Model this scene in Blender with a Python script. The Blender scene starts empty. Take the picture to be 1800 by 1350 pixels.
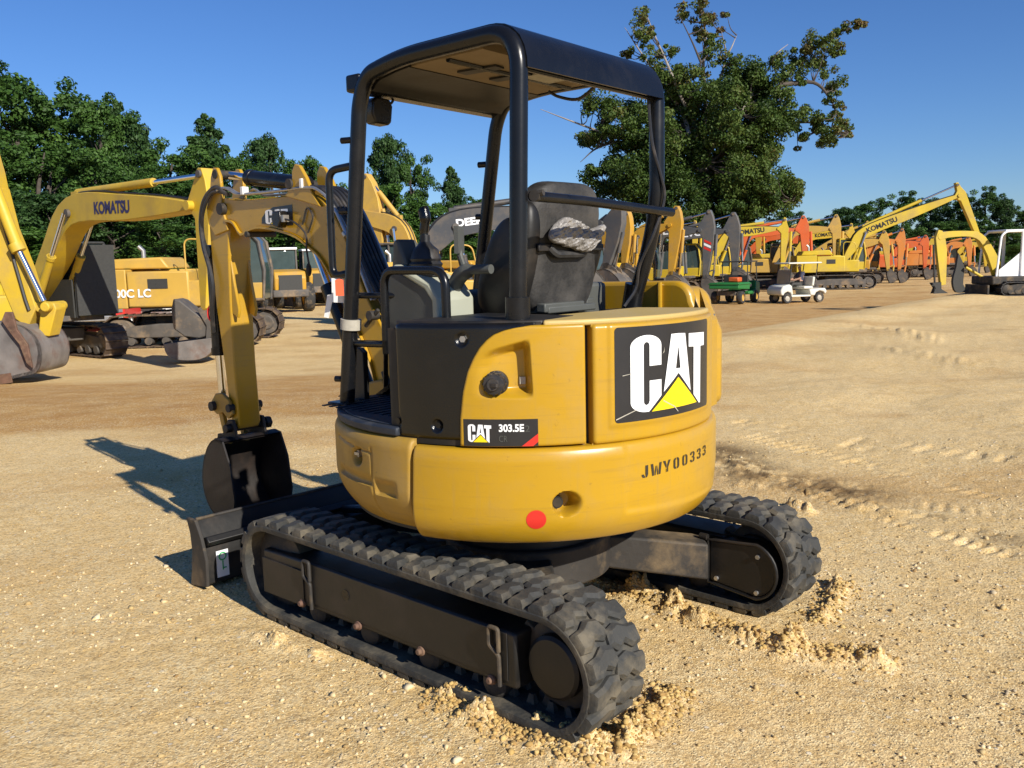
SKYS=.058; SUNE=5.1; EXPO=0.34; NST=24000; TREEN=20000; BIGN=130; SKYSAT=1.10; SKYT=(.86,1.08,1.5)
GC1=(.67,.445,.17); GC2=(.75,.52,.225); GC3=(.80,.59,.295); CLAY1=(.41,.20,.048); CLAY2=(.53,.285,.075)
import bpy, bmesh, math, random
import numpy as np
from mathutils import Vector, Matrix
random.seed(7); RNG = np.random.default_rng(11)
R = math.radians
scene = bpy.context.scene
COL = scene.collection
# ------------------------------------------------------------------ camera
CQ = (-2.81567, 3.14514, 1.69232, -0.82719, -0.13565, -0.02448, 1585.83904)
_cx, _cy, _cz, _yaw, _pit, _rol, FPX = CQ
CP = np.array([_cx, _cy, _cz])
CD = np.array([math.cos(_yaw)*math.cos(_pit), math.sin(_yaw)*math.cos(_pit), math.sin(_pit)])
_r = np.array([math.sin(_yaw), -math.cos(_yaw), 0.0]); _u = np.cross(_r, CD)
CR = _r*math.cos(_rol)+_u*math.sin(_rol); CU = -_r*math.sin(_rol)+_u*math.cos(_rol)
cam_d = bpy.data.cameras.new('camera'); cam = bpy.data.objects.new('camera', cam_d); COL.objects.link(cam)
cam_d.sensor_fit = 'HORIZONTAL'; cam_d.sensor_width = 36; cam_d.lens = FPX/1800*36
cam_d.clip_start = 0.05; cam_d.clip_end = 3000
cam.matrix_world = Matrix(((CR[0], CU[0], -CD[0], CP[0]), (CR[1], CU[1], -CD[1], CP[1]), (CR[2], CU[2], -CD[2], CP[2]), (0, 0, 0, 1)))
scene.camera = cam
F2 = np.array([math.cos(_yaw), math.sin(_yaw)]); R2 = np.array([math.sin(_yaw), -math.cos(_yaw)])
def ray(px, py): return CD+CR*(px-900)/FPX-CU*(py-675)/FPX
def onz(px, py, z=0): v = ray(px, py); return CP+v*((z-CP[2])/v[2])
def ony(px, py, y): v = ray(px, py); return CP+v*((y-CP[1])/v[1])
def onx(px, py, x): v = ray(px, py); return CP+v*((x-CP[0])/v[0])
def ondepth(px, py, D): return CP+ray(px, py)*D
def oncyl(px, py, Rr):
    v = ray(px, py); a = v[0]**2+v[1]**2; b = CP[0]*v[0]+CP[1]*v[1]; c = CP[0]**2+CP[1]**2-Rr*Rr
    t = (-b-math.sqrt(max(b*b-a*c, 0)))/a; X = CP+v*t
    return math.degrees(math.atan2(X[1], X[0])) % 360, X[2]
# ------------------------------------------------------------------ noise
_H = RNG.random((256, 256))
def vnoise(x, y):
    xi = np.floor(x).astype(int); yi = np.floor(y).astype(int); fx = x-xi; fy = y-yi
    fx = fx*fx*(3-2*fx); fy = fy*fy*(3-2*fy)
    a = _H[xi & 255, yi & 255]; b = _H[(xi+1) & 255, yi & 255]; c = _H[xi & 255, (yi+1) & 255]; d = _H[(xi+1) & 255, (yi+1) & 255]
    return (a*(1-fx)+b*fx)*(1-fy)+(c*(1-fx)+d*fx)*fy
def fbm(x, y, o=4, g=.5):
    s = 0; a = 1; t = 0
    for i in range(o):
        s = s+a*vnoise(x*2**i+17.3*i, y*2**i+9.1*i); t += a; a *= g
    return s/t
def sstep(a, b, x): t = np.clip((x-a)/(b-a), 0, 1); return t*t*(3-2*t)
def base_z(x, y):
    x = np.asarray(x, float); y = np.asarray(y, float)
    X = (x-CP[0])*R2[0]+(y-CP[1])*R2[1]; D = (x-CP[0])*F2[0]+(y-CP[1])*F2[1]
    D0r = 19.0+np.clip(X-4.2, 0, 14)*1.2; k = sstep(-2, 4.2, X)
    D0 = 8.5*(1-k)+D0r*k; w = 14*(1-k)+4.0*k
    z = -0.55*sstep(0, 1, (D-D0)/w)
    return z+0.0*X
def gz(x, y): return float(base_z(x, y))
def place(px, depth, lift=0.0):
    """a point of the ground at a picture column and a distance along the view axis"""
    X = (px-900)/FPX*depth; p = CP[:2]+F2*depth+R2*X
    return Vector((p[0], p[1], gz(p[0], p[1])+lift))
# ------------------------------------------------------------------ materials
def mat(name, col, rough=.5, metal=0., var=.12, vs=3., col2=None, c2s=2., c2amt=0., bump=0., bs=60., coat=0., spec=.5, c2thr=(.5, .7), det=6, stretch=None, scratch=0):
    m = bpy.data.materials.new(name); m.use_nodes = True; nt = m.node_tree; N = nt.nodes; L = nt.links
    b = N['Principled BSDF']; b.inputs['Roughness'].default_value = rough; b.inputs['Metallic'].default_value = metal
    b.inputs['Coat Weight'].default_value = coat; b.inputs['Coat Roughness'].default_value = .12
    b.inputs['Specular IOR Level'].default_value = spec
    tc = N.new('ShaderNodeTexCoord'); co = tc.outputs['Object']
    if stretch:
        mp = N.new('ShaderNodeMapping'); mp.inputs['Scale'].default_value = stretch; L.new(co, mp.inputs['Vector']); co = mp.outputs['Vector']
    n = N.new('ShaderNodeTexNoise'); n.inputs['Scale'].default_value = vs; n.inputs['Detail'].default_value = det; L.new(co, n.inputs['Vector'])
    r = N.new('ShaderNodeValToRGB'); L.new(n.outputs['Fac'], r.inputs['Fac'])
    e = r.color_ramp.elements; e[0].position = .25; e[1].position = .75
    e[0].color = [c*(1-var) for c in col[:3]]+[1]; e[1].color = [min(c*(1+var), 1) for c in col[:3]]+[1]
    out = r.outputs['Color']
    if col2 is not None:
        n2 = N.new('ShaderNodeTexNoise'); n2.inputs['Scale'].default_value = c2s; n2.inputs['Detail'].default_value = 9; n2.inputs['Roughness'].default_value = .65; L.new(co, n2.inputs['Vector'])
        mr = N.new('ShaderNodeMapRange'); mr.inputs['From Min'].default_value = c2thr[0]; mr.inputs['From Max'].default_value = c2thr[1]; mr.inputs['To Max'].default_value = c2amt
        L.new(n2.outputs['Fac'], mr.inputs['Value'])
        mx = N.new('ShaderNodeMix'); mx.data_type = 'RGBA'; L.new(mr.outputs['Result'], mx.inputs['Factor']); L.new(out, mx.inputs['A']); mx.inputs['B'].default_value = list(col2[:3])+[1]
        out = mx.outputs['Result']
        ar = N.new('ShaderNodeMath'); ar.operation = 'MULTIPLY_ADD'; L.new(mr.outputs['Result'], ar.inputs[0]); ar.inputs[1].default_value = .9-rough if rough < .9 else 0; ar.inputs[2].default_value = rough
        L.new(ar.outputs[0], b.inputs['Roughness'])
    if scratch:
        for sc_, a_, c_ in (((3, 3, 55), .30, (.20, .13, .05)), ((40, 40, 2.5), .22, (.30, .21, .09)), ((28, 28, 28), .5, (.10, .06, .03))):
            mp = N.new('ShaderNodeMapping'); mp.inputs['Scale'].default_value = sc_; mp.inputs['Rotation'].default_value = (.2, .1, .3); L.new(co, mp.inputs['Vector'])
            ns = N.new('ShaderNodeTexNoise'); ns.inputs['Scale'].default_value = 1; ns.inputs['Detail'].default_value = 4; ns.inputs['Roughness'].default_value = .7; L.new(mp.outputs['Vector'], ns.inputs['Vector'])
            mr = N.new('ShaderNodeMapRange'); mr.inputs['From Min'].default_value = .66 if a_ == .5 else .55; mr.inputs['From Max'].default_value = .76; mr.inputs['To Max'].default_value = a_*scratch; L.new(ns.outputs['Fac'], mr.inputs['Value'])
            mx = N.new('ShaderNodeMix'); mx.data_type = 'RGBA'; L.new(mr.outputs['Result'], mx.inputs['Factor']); L.new(out, mx.inputs['A']); mx.inputs['B'].default_value = c_+(1,); out = mx.outputs['Result']
    L.new(out, b.inputs['Base Color'])
    if bump:
        n3 = N.new('ShaderNodeTexNoise'); n3.inputs['Scale'].default_value = bs; n3.inputs['Detail'].default_value = 5; L.new(co, n3.inputs['Vector'])
        bp = N.new('ShaderNodeBump'); bp.inputs['Strength'].default_value = bump; bp.inputs['Distance'].default_value = .01; L.new(n3.outputs['Fac'], bp.inputs['Height']); L.new(bp.outputs['Normal'], b.inputs['Normal'])
    return m
def ramp(e, cols):
    e[0].position = 0; e[1].position = 1; e[0].color = cols[0]+(1,); e[1].color = cols[-1]+(1,)
    for i, c in list(enumerate(cols))[1:-1]: e.new(i/(len(cols)-1)).color = c+(1,)
DUST = (.36, .25, .13)
M = {}
M['yellow'] = mat('machine_yellow', (.46, .262, .012), .3, var=.05, vs=2, col2=(.33, .22, .08), c2s=4.5, c2amt=.42, coat=.2, bump=.03, bs=25, c2thr=(.46, .78), scratch=1)
M['yellow_dusty'] = mat('dusty_yellow', (.38, .22, .02), .45, var=.12, vs=3, col2=(.33, .22, .08), c2s=5, c2amt=.6, bump=.08, bs=30, c2thr=(.42, .68), scratch=1.3)
M['yellow_pale'] = mat('hood_yellow', (.50, .36, .12), .5, var=.06, col2=DUST, c2amt=.4)
M['plastic'] = mat('black_plastic', (.006, .006, .006), .2, var=.3, vs=6, col2=(.06, .044, .03), c2s=3, c2amt=.16, bump=.15, bs=220, coat=.0)
M['black'] = mat('black_paint', (.006, .0065, .008), .27, var=.3, vs=5, col2=(.09, .075, .055), c2s=6, c2amt=.08, bump=.04, bs=30, coat=.0, spec=.38)
M['blackmatte'] = mat('black_steel', (.008, .0075, .007), .5, var=.4, vs=4, col2=(.09, .06, .035), c2s=4, c2amt=.32, bump=.1, bs=30)
M['rubber'] = mat('rubber', (.034, .034, .031), .75, var=.25, vs=5, col2=(.18, .15, .10), c2s=6, c2amt=.75, bump=.35, bs=55, c2thr=(.46, .70))
M['rubberseal'] = mat('hose_rubber', (.018, .018, .02), .45, var=.3, vs=10, col2=(.14, .11, .08), c2s=9, c2amt=.4)
M['mud_steel'] = mat('muddy_steel', (.03, .026, .022), .7, var=.4, vs=5, col2=(.26, .18, .09), c2s=3, c2amt=.75, bump=.3, bs=25)
M['rust'] = mat('rusty_steel', (.13, .07, .045), .8, var=.4, vs=8, col2=(.26, .17, .10), c2s=7, c2amt=.7, bump=.3, bs=60)
M['worn'] = mat('worn_bucket_steel', (.19, .17, .155), .6, .15, var=.4, vs=3, col2=(.17, .09, .06), c2s=2.4, c2amt=.85, bump=.25, bs=20)
M['bucket'] = mat('shaded_bucket_steel', (.016, .012, .010), .6, .1, var=.5, vs=6, col2=(.07, .038, .02), c2s=7, c2amt=.3, bump=.2, bs=30)  # dark steel, darkened further to put the machine's shadow into its colour
M['chrome'] = mat('chrome_rod', (.75, .75, .77), .12, 1., var=.05)
M['steel'] = mat('zinc_steel', (.45, .44, .42), .4, .8, var=.2, vs=20)
M['white'] = mat('white_paint', (.75, .75, .73), .45, var=.05, col2=(.5, .45, .38), c2s=5, c2amt=.25)
M['decalblack'] = mat('decal_black', (.018, .018, .02), .35, var=.2, vs=8, coat=.2)
M['decalwhite'] = mat('decal_white', (.82, .83, .83), .4, var=.03)
M['decalyellow'] = mat('decal_yellow', (.88, .66, .01), .4, var=.04)
M['decalred'] = mat('decal_red', (.62, .03, .02), .4, var=.06)
M['decalgreen'] = mat('decal_green', (.06, .45, .15), .4)
M['stencil'] = mat('stencil_black', (.03, .022, .012), .6, var=.4, vs=30)
M['orange'] = mat('orange_tag', (.85, .12, .04), .6)
M['paper'] = mat('paper', (.78, .78, .76), .8, var=.06)
M['tape'] = mat('grey_tape', (.42, .39, .32), .6, var=.15, vs=30)
M['liner_bounce'] = mat('roof_liner', (.24, .175, .10), .75, var=.15, vs=4, col2=(.2, .14, .08), c2s=8, c2amt=.5)  # tan holds the bounce from the sunlit ground, put into the colour
M['seat'] = mat('seat_vinyl', (.018, .0175, .017), .55, var=.3, vs=4, col2=(.10, .09, .078), c2s=5, c2amt=.6, bump=.2, bs=90, c2thr=(.4, .68))
M['greyplastic'] = mat('grey_plastic', (.075, .078, .07), .55, var=.1, vs=9, bump=.1, bs=150)
M['khaki'] = mat('khaki_trim', (.36, .37, .29), .5, var=.08, col2=DUST, c2amt=.3)
M['floor'] = mat('rubber_mat', (.02, .026, .038), .6, var=.2, col2=(.12, .12, .12), c2s=8, c2amt=.5)
M['bag'] = mat('plastic_film', (.25, .235, .22), .3, var=.5, vs=14, bump=1.0, bs=45)
M['glassd'] = mat('dark_glass', (.03, .04, .045), .06, var=.2, spec=.8)
M['redknob'] = mat('red_clip', (.75, .04, .03), .5)
# ------------------------------------------------------------------ mesh builder
def nrm(v): v = np.asarray(v, float); return v/(np.linalg.norm(v)+1e-12)
class MB:
    def __init__(s): s.v = []; s.f = []
    def add(s, vs, fs):
        o = len(s.v); s.v += [tuple(float(c) for c in p) for p in vs]; s.f += [tuple(i+o for i in f) for f in fs]; return s
    def box(s, c, d, rz=0, ry=0, rx=0):
        Mx = Matrix.Rotation(rz, 3, 'Z') @ Matrix.Rotation(ry, 3, 'Y') @ Matrix.Rotation(rx, 3, 'X')
        vs = [Vector(c)+Mx @ Vector((x*d[0]/2, y*d[1]/2, z*d[2]/2)) for x in (-1, 1) for y in (-1, 1) for z in (-1, 1)]
        return s.add(vs, [(0, 1, 3, 2), (4, 6, 7, 5), (0, 4, 5, 1), (2, 3, 7, 6), (0, 2, 6, 4), (1, 5, 7, 3)])
    def prism(s, poly, t0, t1, fn):
        n = len(poly); vs = [fn(a, b, t0) for a, b in poly]+[fn(a, b, t1) for a, b in poly]
        return s.add(vs, [tuple(range(n-1, -1, -1)), tuple(range(n, 2*n))]+[(i, (i+1) % n, (i+1) % n+n, i+n) for i in range(n)])
    def xz(s, poly, y0, y1): return s.prism(poly, y0, y1, lambda a, b, t: (a, t, b))
    def xy(s, poly, z0, z1): return s.prism(poly, z0, z1, lambda a, b, t: (a, b, t))
    def yz(s, poly, x0, x1): return s.prism(poly, x0, x1, lambda a, b, t: (t, a, b))
    def tube(s, path, r, n=12, caps=True, closed=False):
        P = [np.array(p, float) for p in path]; m = len(P); rr = r if isinstance(r, (list, tuple)) else [r]*m
        T = []
        for i in range(m):
            if closed: d = P[(i+1) % m]-P[i-1]
            else: d = P[min(i+1, m-1)]-P[max(i-1, 0)]
            T.append(nrm(d))
        up = np.array([0, 0, 1.]) if abs(T[0][2]) < .9 else np.array([1., 0, 0]); a = nrm(np.cross(T[0], up)); vs = []
        for i in range(m):
            a = nrm(a-T[i]*(a@T[i])); b = np.cross(T[i], a)
            vs += [P[i]+rr[i]*(math.cos(2*math.pi*k/n)*a+math.sin(2*math.pi*k/n)*b) for k in range(n)]
        fs = [(i*n+k, i*n+(k+1) % n, ((i+1) % m)*n+(k+1) % n, ((i+1) % m)*n+k) for i in range(m if closed else m-1) for k in range(n)]
        if caps and not closed: fs += [tuple(range(n-1, -1, -1)), tuple(range((m-1)*n, m*n))]
        return s.add(vs, fs)
    def cyl(s, p0, p1, r0, r1=None, n=20): return s.tube([p0, p1], [r0, r0 if r1 is None else r1], n)
    def grid(s, P, wrap=False):
        nu = len(P); nv = len(P[0]); s_ = [p for row in P for p in row]
        return s.add(s_, [(i*nv+j, i*nv+j+1, ((i+1) % nu)*nv+j+1, ((i+1) % nu)*nv+j) for i in range(nu if wrap else nu-1) for j in range(nv-1)])
    def lathe(s, prof, c, axis, n=28):
        """prof: (radius, along axis)"""
        c = np.array(c, float); ax = nrm(axis); up = np.array([0, 0, 1.]) if abs(ax[2]) < .9 else np.array([1., 0, 0]); a = nrm(np.cross(ax, up)); b = np.cross(ax, a)
        P = [[c+ax*h+r*(math.cos(2*math.pi*k/n)*a+math.sin(2*math.pi*k/n)*b) for r, h in prof] for k in range(n)]
        return s.grid(P, wrap=True)
    def ico(s, c, r, sub=1, sq=(1, 1, 1), jit=0):
        bm = bmesh.new(); bmesh.ops.create_icosphere(bm, subdivisions=sub, radius=1)
        vs = [(c[0]+v.co.x*r*sq[0]*(1+random.uniform(-jit, jit)), c[1]+v.co.y*r*sq[1]*(1+random.uniform(-jit, jit)), c[2]+v.co.z*r*sq[2]*(1+random.uniform(-jit, jit))) for v in bm.verts]
        fs = [tuple(v.index for v in f.verts) for f in bm.faces]; bm.free(); return s.add(vs, fs)
    def build(s, name, m, parent=None, bevel=0, ang=35, subsurf=0, seg=2):
        me = bpy.data.meshes.new(name); me.from_pydata(s.v, [], s.f)
        bm = bmesh.new(); bm.from_mesh(me); bmesh.ops.recalc_face_normals(bm, faces=bm.faces); bm.to_mesh(me); bm.free()
        me.polygons.foreach_set('use_smooth', [True]*len(me.polygons)); me.set_sharp_from_angle(angle=R(ang))
        o = bpy.data.objects.new(name, me); COL.objects.link(o); me.materials.append(M[m] if isinstance(m, str) else m)
        if parent: o.parent = parent
        if bevel:
            b = o.modifiers.new('bevel', 'BEVEL'); b.width = bevel; b.segments = seg; b.limit_method = 'ANGLE'; b.angle_limit = R(35); b.use_clamp_overlap = True; b.harden_normals = False
        if subsurf: q = o.modifiers.new('sub', 'SUBSURF'); q.levels = subsurf; q.render_levels = subsurf
        return o
def tag(o, label=None, cat=None, group=None, kind=None):
    if label: o['label'] = label
    if cat: o['category'] = cat
    if group: o['group'] = group
    if kind: o['kind'] = kind
    return o
def thing(name, label, cat, loc=(0, 0, 0), rz=0, group=None):
    o = bpy.data.objects.new(name, None); COL.objects.link(o); o.location = loc; o.rotation_euler = (0, 0, rz); o.empty_display_size = .2
    return tag(o, label, cat, group)
def arc(c, r, a0, a1, n=8): return [(c[0]+r*math.cos(R(a0+(a1-a0)*i/n)), c[1]+r*math.sin(R(a0+(a1-a0)*i/n))) for i in range(n+1)]
def fillet(path, r, n=6):
    P = [np.array(p, float) for p in path]; out = [P[0]]
    for i in range(1, len(P)-1):
        rr = r[i-1] if isinstance(r, (list, tuple)) else r
        a = nrm(P[i-1]-P[i]); b = nrm(P[i+1]-P[i]); rr = min(rr, np.linalg.norm(P[i-1]-P[i])*.49, np.linalg.norm(P[i+1]-P[i])*.49)
        p0 = P[i]+a*rr; p2 = P[i]+b*rr
        for k in range(n+1):
            t = k/n; out.append((1-t)**2*p0+2*t*(1-t)*P[i]+t*t*p2)
    out.append(P[-1]); return out
def spline(pts, n=6):
    """Catmull-Rom through the points"""
    P = [np.array(p, float) for p in pts]; P = [2*P[0]-P[1]]+P+[2*P[-1]-P[-2]]; o = []
    for i in range(1, len(P)-2):
        for k in range(n):
            t = k/n; a, b, c, d = P[i-1:i+3]
            o.append(.5*((2*b)+(-a+c)*t+(2*a-5*b+4*c-d)*t*t+(-a+3*b-3*c+d)*t**3))
    o.append(P[-2]); return o
def text_mesh(body, bold=.02):
    c = bpy.data.curves.new('t', 'FONT'); c.body = body; c.size = 1; c.offset = bold; c.resolution_u = 4
    o = bpy.data.objects.new('t', c); COL.objects.link(o); dg = bpy.context.evaluated_depsgraph_get()
    me = o.evaluated_get(dg).to_mesh(); vs = [(v.co.x, v.co.y) for v in me.vertices]; fs = [tuple(p.vertices) for p in me.polygons]
    o.evaluated_get(dg).to_mesh_clear(); bpy.data.objects.remove(o); bpy.data.curves.remove(c)
    x0 = min(v[0] for v in vs); x1 = max(v[0] for v in vs); y0 = min(v[1] for v in vs); y1 = max(v[1] for v in vs)
    return [((x-x0)/(x1-x0), (y-y0)/(y1-y0)) for x, y in vs], fs
def lettering(body, fn, m, parent, name='lettering', bold=.02):
    vs, fs = text_mesh(body, bold)
    me = bpy.data.meshes.new(name); me.from_pydata([fn(a, b) for a, b in vs], [], fs); me.materials.append(M[m])
    o = bpy.data.objects.new(name, me); COL.objects.link(o); o.parent = parent; return o
def flatpoly(polys, fn, m, parent, name, maxlen=None):
    """filled 2-D polygons (maybe cut finely) mapped by fn(a,b) onto a surface"""
    bm = bmesh.new()
    for poly in polys:
        f = bm.faces.new([bm.verts.new((a, b, 0)) for a, b in poly])
    bmesh.ops.triangulate(bm, faces=bm.faces)
    if maxlen:
        for _ in range(5):
            es = [e for e in bm.edges if e.calc_length() > maxlen]
            if not es: break
            bmesh.ops.subdivide_edges(bm, edges=es, cuts=1); bmesh.ops.triangulate(bm, faces=bm.faces)
    for v in bm.verts: v.co = Vector(fn(v.co.x, v.co.y))
    me = bpy.data.meshes.new(name); bm.to_mesh(me); bm.free(); me.materials.append(M[m])
    o = bpy.data.objects.new(name, me); COL.objects.link(o); o.parent = parent; return o
# ------------------------------------------------------------------ world, sun
SUNV = nrm((-1.70, .265, 1.0)); EL = math.asin(SUNV[2]); AZ = math.atan2(SUNV[0], SUNV[1])
w = bpy.data.worlds.new('World'); scene.world = w; w.use_nodes = True; nt = w.node_tree; bg = nt.nodes['Background']
sky = nt.nodes.new('ShaderNodeTexSky'); sky.sky_type = 'NISHITA'; sky.sun_disc = False; sky.sun_elevation = EL; sky.sun_rotation = AZ
sky.air_density = 1.0; sky.dust_density = 0; sky.ozone_density = 4.0; sky.altitude = 0
hsv = nt.nodes.new('ShaderNodeHueSaturation'); hsv.inputs['Saturation'].default_value = SKYSAT; tn = nt.nodes.new('ShaderNodeMix'); tn.data_type = 'RGBA'; tn.blend_type = 'MULTIPLY'; tn.inputs['Factor'].default_value = 1; tn.inputs['B'].default_value = SKYT+(1,)
nt.links.new(sky.outputs[0], hsv.inputs['Color']); nt.links.new(hsv.outputs[0], tn.inputs['A']); nt.links.new(tn.outputs['Result'], bg.inputs[0]); bg.inputs[1].default_value = SKYS
sd = bpy.data.lights.new('sun', 'SUN'); sd.energy = SUNE; sd.angle = R(.5); sd.color = (1, .94, .84)
so = bpy.data.objects.new('sun', sd); COL.objects.link(so); so.rotation_euler = Vector(-SUNV).to_track_quat('-Z', 'Y').to_euler()
scene.view_settings.view_transform = 'Standard'; scene.view_settings.look = 'None'; scene.view_settings.exposure = EXPO; scene.view_settings.gamma = 1
scene.cycles.max_bounces = 6; scene.cycles.caustics_reflective = False; scene.cycles.caustics_refractive = False
# ------------------------------------------------------------------ ground
def D0b(X): return 19.0+np.clip(X-4.2, 0, 14)*1.2
def ground():
    fa = math.atan2(F2[1], F2[0]); a_in = np.linspace(R(-40), R(40), 640); a_out = np.linspace(R(40), R(320), 60)[1:-1]
    ang = np.concatenate([a_in, a_out]); na = len(ang)
    rad = [.35]
    while rad[-1] < 700: rad.append(rad[-1]*(1.0055 if rad[-1] < 14 else 1.02 if rad[-1] < 90 else 1.15))
    rad = np.array(rad); nr = len(rad)
    A, Q = np.meshgrid(ang, rad, indexing='ij')
    x = CP[0]+Q*np.cos(fa-A); y = CP[1]+Q*np.sin(fa-A)
    z = base_z(x, y); X = (x-CP[0])*R2[0]+(y-CP[1])*R2[1]; D = (x-CP[0])*F2[0]+(y-CP[1])*F2[1]
    fade = sstep(0, 1, (60-Q)/50)
    z = z+.05*(fbm(x*.35, y*.35, 3)-.5)*fade*sstep(2.2, 4.5, np.hypot(x, y))+.012*(fbm(x*2.2, y*2.2, 4)-.5)*fade
    bank = sstep(1.5, 5, X)*sstep(3.5, 7, D)*sstep(0, 3, D0b(X)-D); z = z+bank*(.16*(fbm(x*.5+9, y*.5, 4)-.45)+.035*np.maximum(0, fbm(x*2.6, y*2.6, 4, .65)-.45))+.10*sstep(0, 1, 1-np.abs(D-D0b(X)+1.5)/2.2)*sstep(2, 5, X)
    near = sstep(0, 1, (16-Q)/10); z = z+.008*(fbm(x*14, y*14, 3)-.5)*near
    def dist(path):
        d = np.full(x.shape, 9.); P = [onz(*p)[:2] for p in path]
        for a, b in zip(P[:-1], P[1:]):
            ab = b-a; t = np.clip(((x-a[0])*ab[0]+(y-a[1])*ab[1])/(ab@ab), 0, 1)
            d = np.minimum(d, np.hypot(x-a[0]-t*ab[0], y-a[1]-t*ab[1]))
        return d
    rough = fbm(x*11, y*11, 4, .6); rg = np.abs(2*fbm(x*16+5, y*16, 4, .65)-1)
    damp = np.zeros_like(x); clay = np.zeros_like(x); loose = np.zeros_like(x)
    berms = [([(1120, 1048), (1200, 1078), (1290, 1112), (1375, 1140), (1450, 1150), (1530, 1160)], .075, .075),
             ([(1010, 1018), (1080, 1032), (1130, 1050)], .05, .03), ([(1440, 1088), (1465, 1060), (1475, 1030)], .05, .04),
             ([(790, 1232), (860, 1268), (940, 1292), (1010, 1322), (1080, 1318)], .055, .075), ([(1090, 1300), (1150, 1262), (1175, 1225)], .045, .06),
             ([(440, 1112), (500, 1135), (560, 1150)], .03, .05), ([(1275, 815), (1340, 840), (1420, 862), (1560, 905)], .025, .12), ([(1300, 852), (1380, 862)], .02, .1),
             ([(1420, 900), (1390, 893)], .05, .05), ([(1510, 575), (1580, 585), (1640, 600)], .04, .3), ([(1560, 615), (1700, 640)], .03, .25)]
    for path, h, wd in berms:
        d = dist(path); g = np.exp(-(d/wd)**2)*(.45+1.1*rough); z = z+h*g*(.15+.75*rough+.75*(1-rg)*sstep(.4, .75, rough))+.010*np.sqrt(g)*(fbm(x*34, y*34, 3, .7)-.5); loose = np.maximum(loose, g)
    d = dist([(1262, 800), (1330, 835), (1400, 850), (1500, 868)]); damp = np.maximum(damp, np.exp(-(d/.30)**2)*sstep(.30, .62, fbm(x*9, y*9, 5, .65))); z = z+.05*np.exp(-(d/.26)**2)*(fbm(x*20, y*20, 4, .7)-.35)
    d = dist([(1262, 790), (1290, 795)]); damp = np.maximum(damp, np.exp(-(d/.25)**2))
    d = dist([(1400, 850), (1640, 905), (1800, 960)]); damp = np.maximum(damp, .55*np.exp(-(d/.22)**2)*sstep(.42, .62, fbm(x*5, y*5, 4)))
    # prints of crawler tracks and tyres
    def prints(path, wd, pitch, dep):
        nonlocal z
        P = [onz(*p)[:2] for p in path]
        for a, b in zip(P[:-1], P[1:]):
            ab = b-a; Ln = math.hypot(*ab); u = ab/Ln; s = (x-a[0])*u[0]+(y-a[1])*u[1]; t = (x-a[0])*-u[1]+(y-a[1])*u[0]
            m = (s > 0)*(s < Ln)*np.exp(-(t/wd)**4); z = z-.75*dep*m*sstep(-.1, .7, np.sin(s*2*math.pi/pitch+3*(fbm(x*4, y*4, 2)-.5)))*sstep(.3, .6, fbm(x*3, y*3, 3))*1.4
    prints([(1330, 838), (1420, 868), (1600, 925), (1800, 985)], .06, .09, .03); prints([(1400, 850), (1470, 872), (1640, 915), (1800, 952)], .06, .09, .026); prints([(1290, 760), (1500, 812), (1800, 900)], .15, .12, .022)
    prints([(1300, 740), (1420, 765), (1560, 792)], .16, .22, .022); prints([(1500, 770), (1700, 800), (1800, 812)], .15, .22, .018)
    prints([(1550, 880), (1800, 905)], .14, .09, .010); prints([(1020, 1018), (1085, 1045)], .13, .09, .02)
    # tracks sink in a little; clay roads
    k = sstep(-2, 4.2, X); nz = fbm(x*.22, y*.22, 4)
    D0r = 19.0+np.clip(X-4.2, 0, 14)*1.2
    clR = k*sstep(0, 1.6, D-D0r+1.5*(nz-.5))*(1-.55*sstep(30, 60, D))
    clL = (1-k)*sstep(9.0, 11.5, D+3.0*(nz-.5)-.12*X)*(1-sstep(15, 18, D+3*(nz-.5)))
    st = fbm((X*.12+D*.02)*1.0, D*1.6, 4)
    clay = np.clip(np.maximum(clR, clL*1.25)*(.6+.9*st)+.55*sstep(.44, .70, fbm(X*.35+3, D*.8, 5, .6))*sstep(3.5, 8, D), 0, 1)
    v = np.stack([x, y, z], -1).reshape(-1, 3)
    idx = np.arange(na*nr).reshape(na, nr); i2 = np.roll(idx, -1, 0)
    q = np.stack([idx[:, :-1], i2[:, :-1], i2[:, 1:], idx[:, 1:]], -1).reshape(-1, 4)
    n0 = len(v); v = np.concatenate([v, [[CP[0], CP[1], 0]]]); 
    me = bpy.data.meshes.new('ground'); me.vertices.add(len(v)); me.vertices.foreach_set('co', v.ravel())
    tri = np.stack([np.full(na, n0), i2[:, 0], idx[:, 0]], -1)
    loops = np.concatenate([q.ravel(), tri.ravel()]); me.loops.add(len(loops)); me.loops.foreach_set('vertex_index', loops.astype(np.int32))
    ls = np.concatenate([np.arange(len(q))*4, len(q)*4+np.arange(len(tri))*3]).astype(np.int32); me.polygons.add(len(ls)); me.polygons.foreach_set('loop_start', ls)
    me.update(calc_edges=True); me.validate()
    for nm, arr in (('clay', clay), ('damp', damp), ('loose', loose)):
        at = me.attributes.new(nm, 'FLOAT', 'POINT'); at.data.foreach_set('value', np.concatenate([arr.ravel(), [0]]).astype(np.float32))
    me.polygons.foreach_set('use_smooth', [True]*len(me.polygons))
    bm = bmesh.new(); bm.from_mesh(me); bm.faces.ensure_lookup_table()
    if bm.faces[1000].normal.z < 0: bmesh.ops.reverse_faces(bm, faces=bm.faces)
    bm.to_mesh(me); bm.free()
    o = bpy.data.objects.new('ground', me); COL.objects.link(o); tag(o, 'sandy gravel yard with orange clay patches and churned soil', kind='structure')
    m = bpy.data.materials.new('sandy_gravel'); m.use_nodes = True; nt = m.node_tree; N = nt.nodes; L = nt.links; b = N['Principled BSDF']; b.inputs['Roughness'].default_value = .95; b.inputs['Specular IOR Level'].default_value = .15
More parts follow.
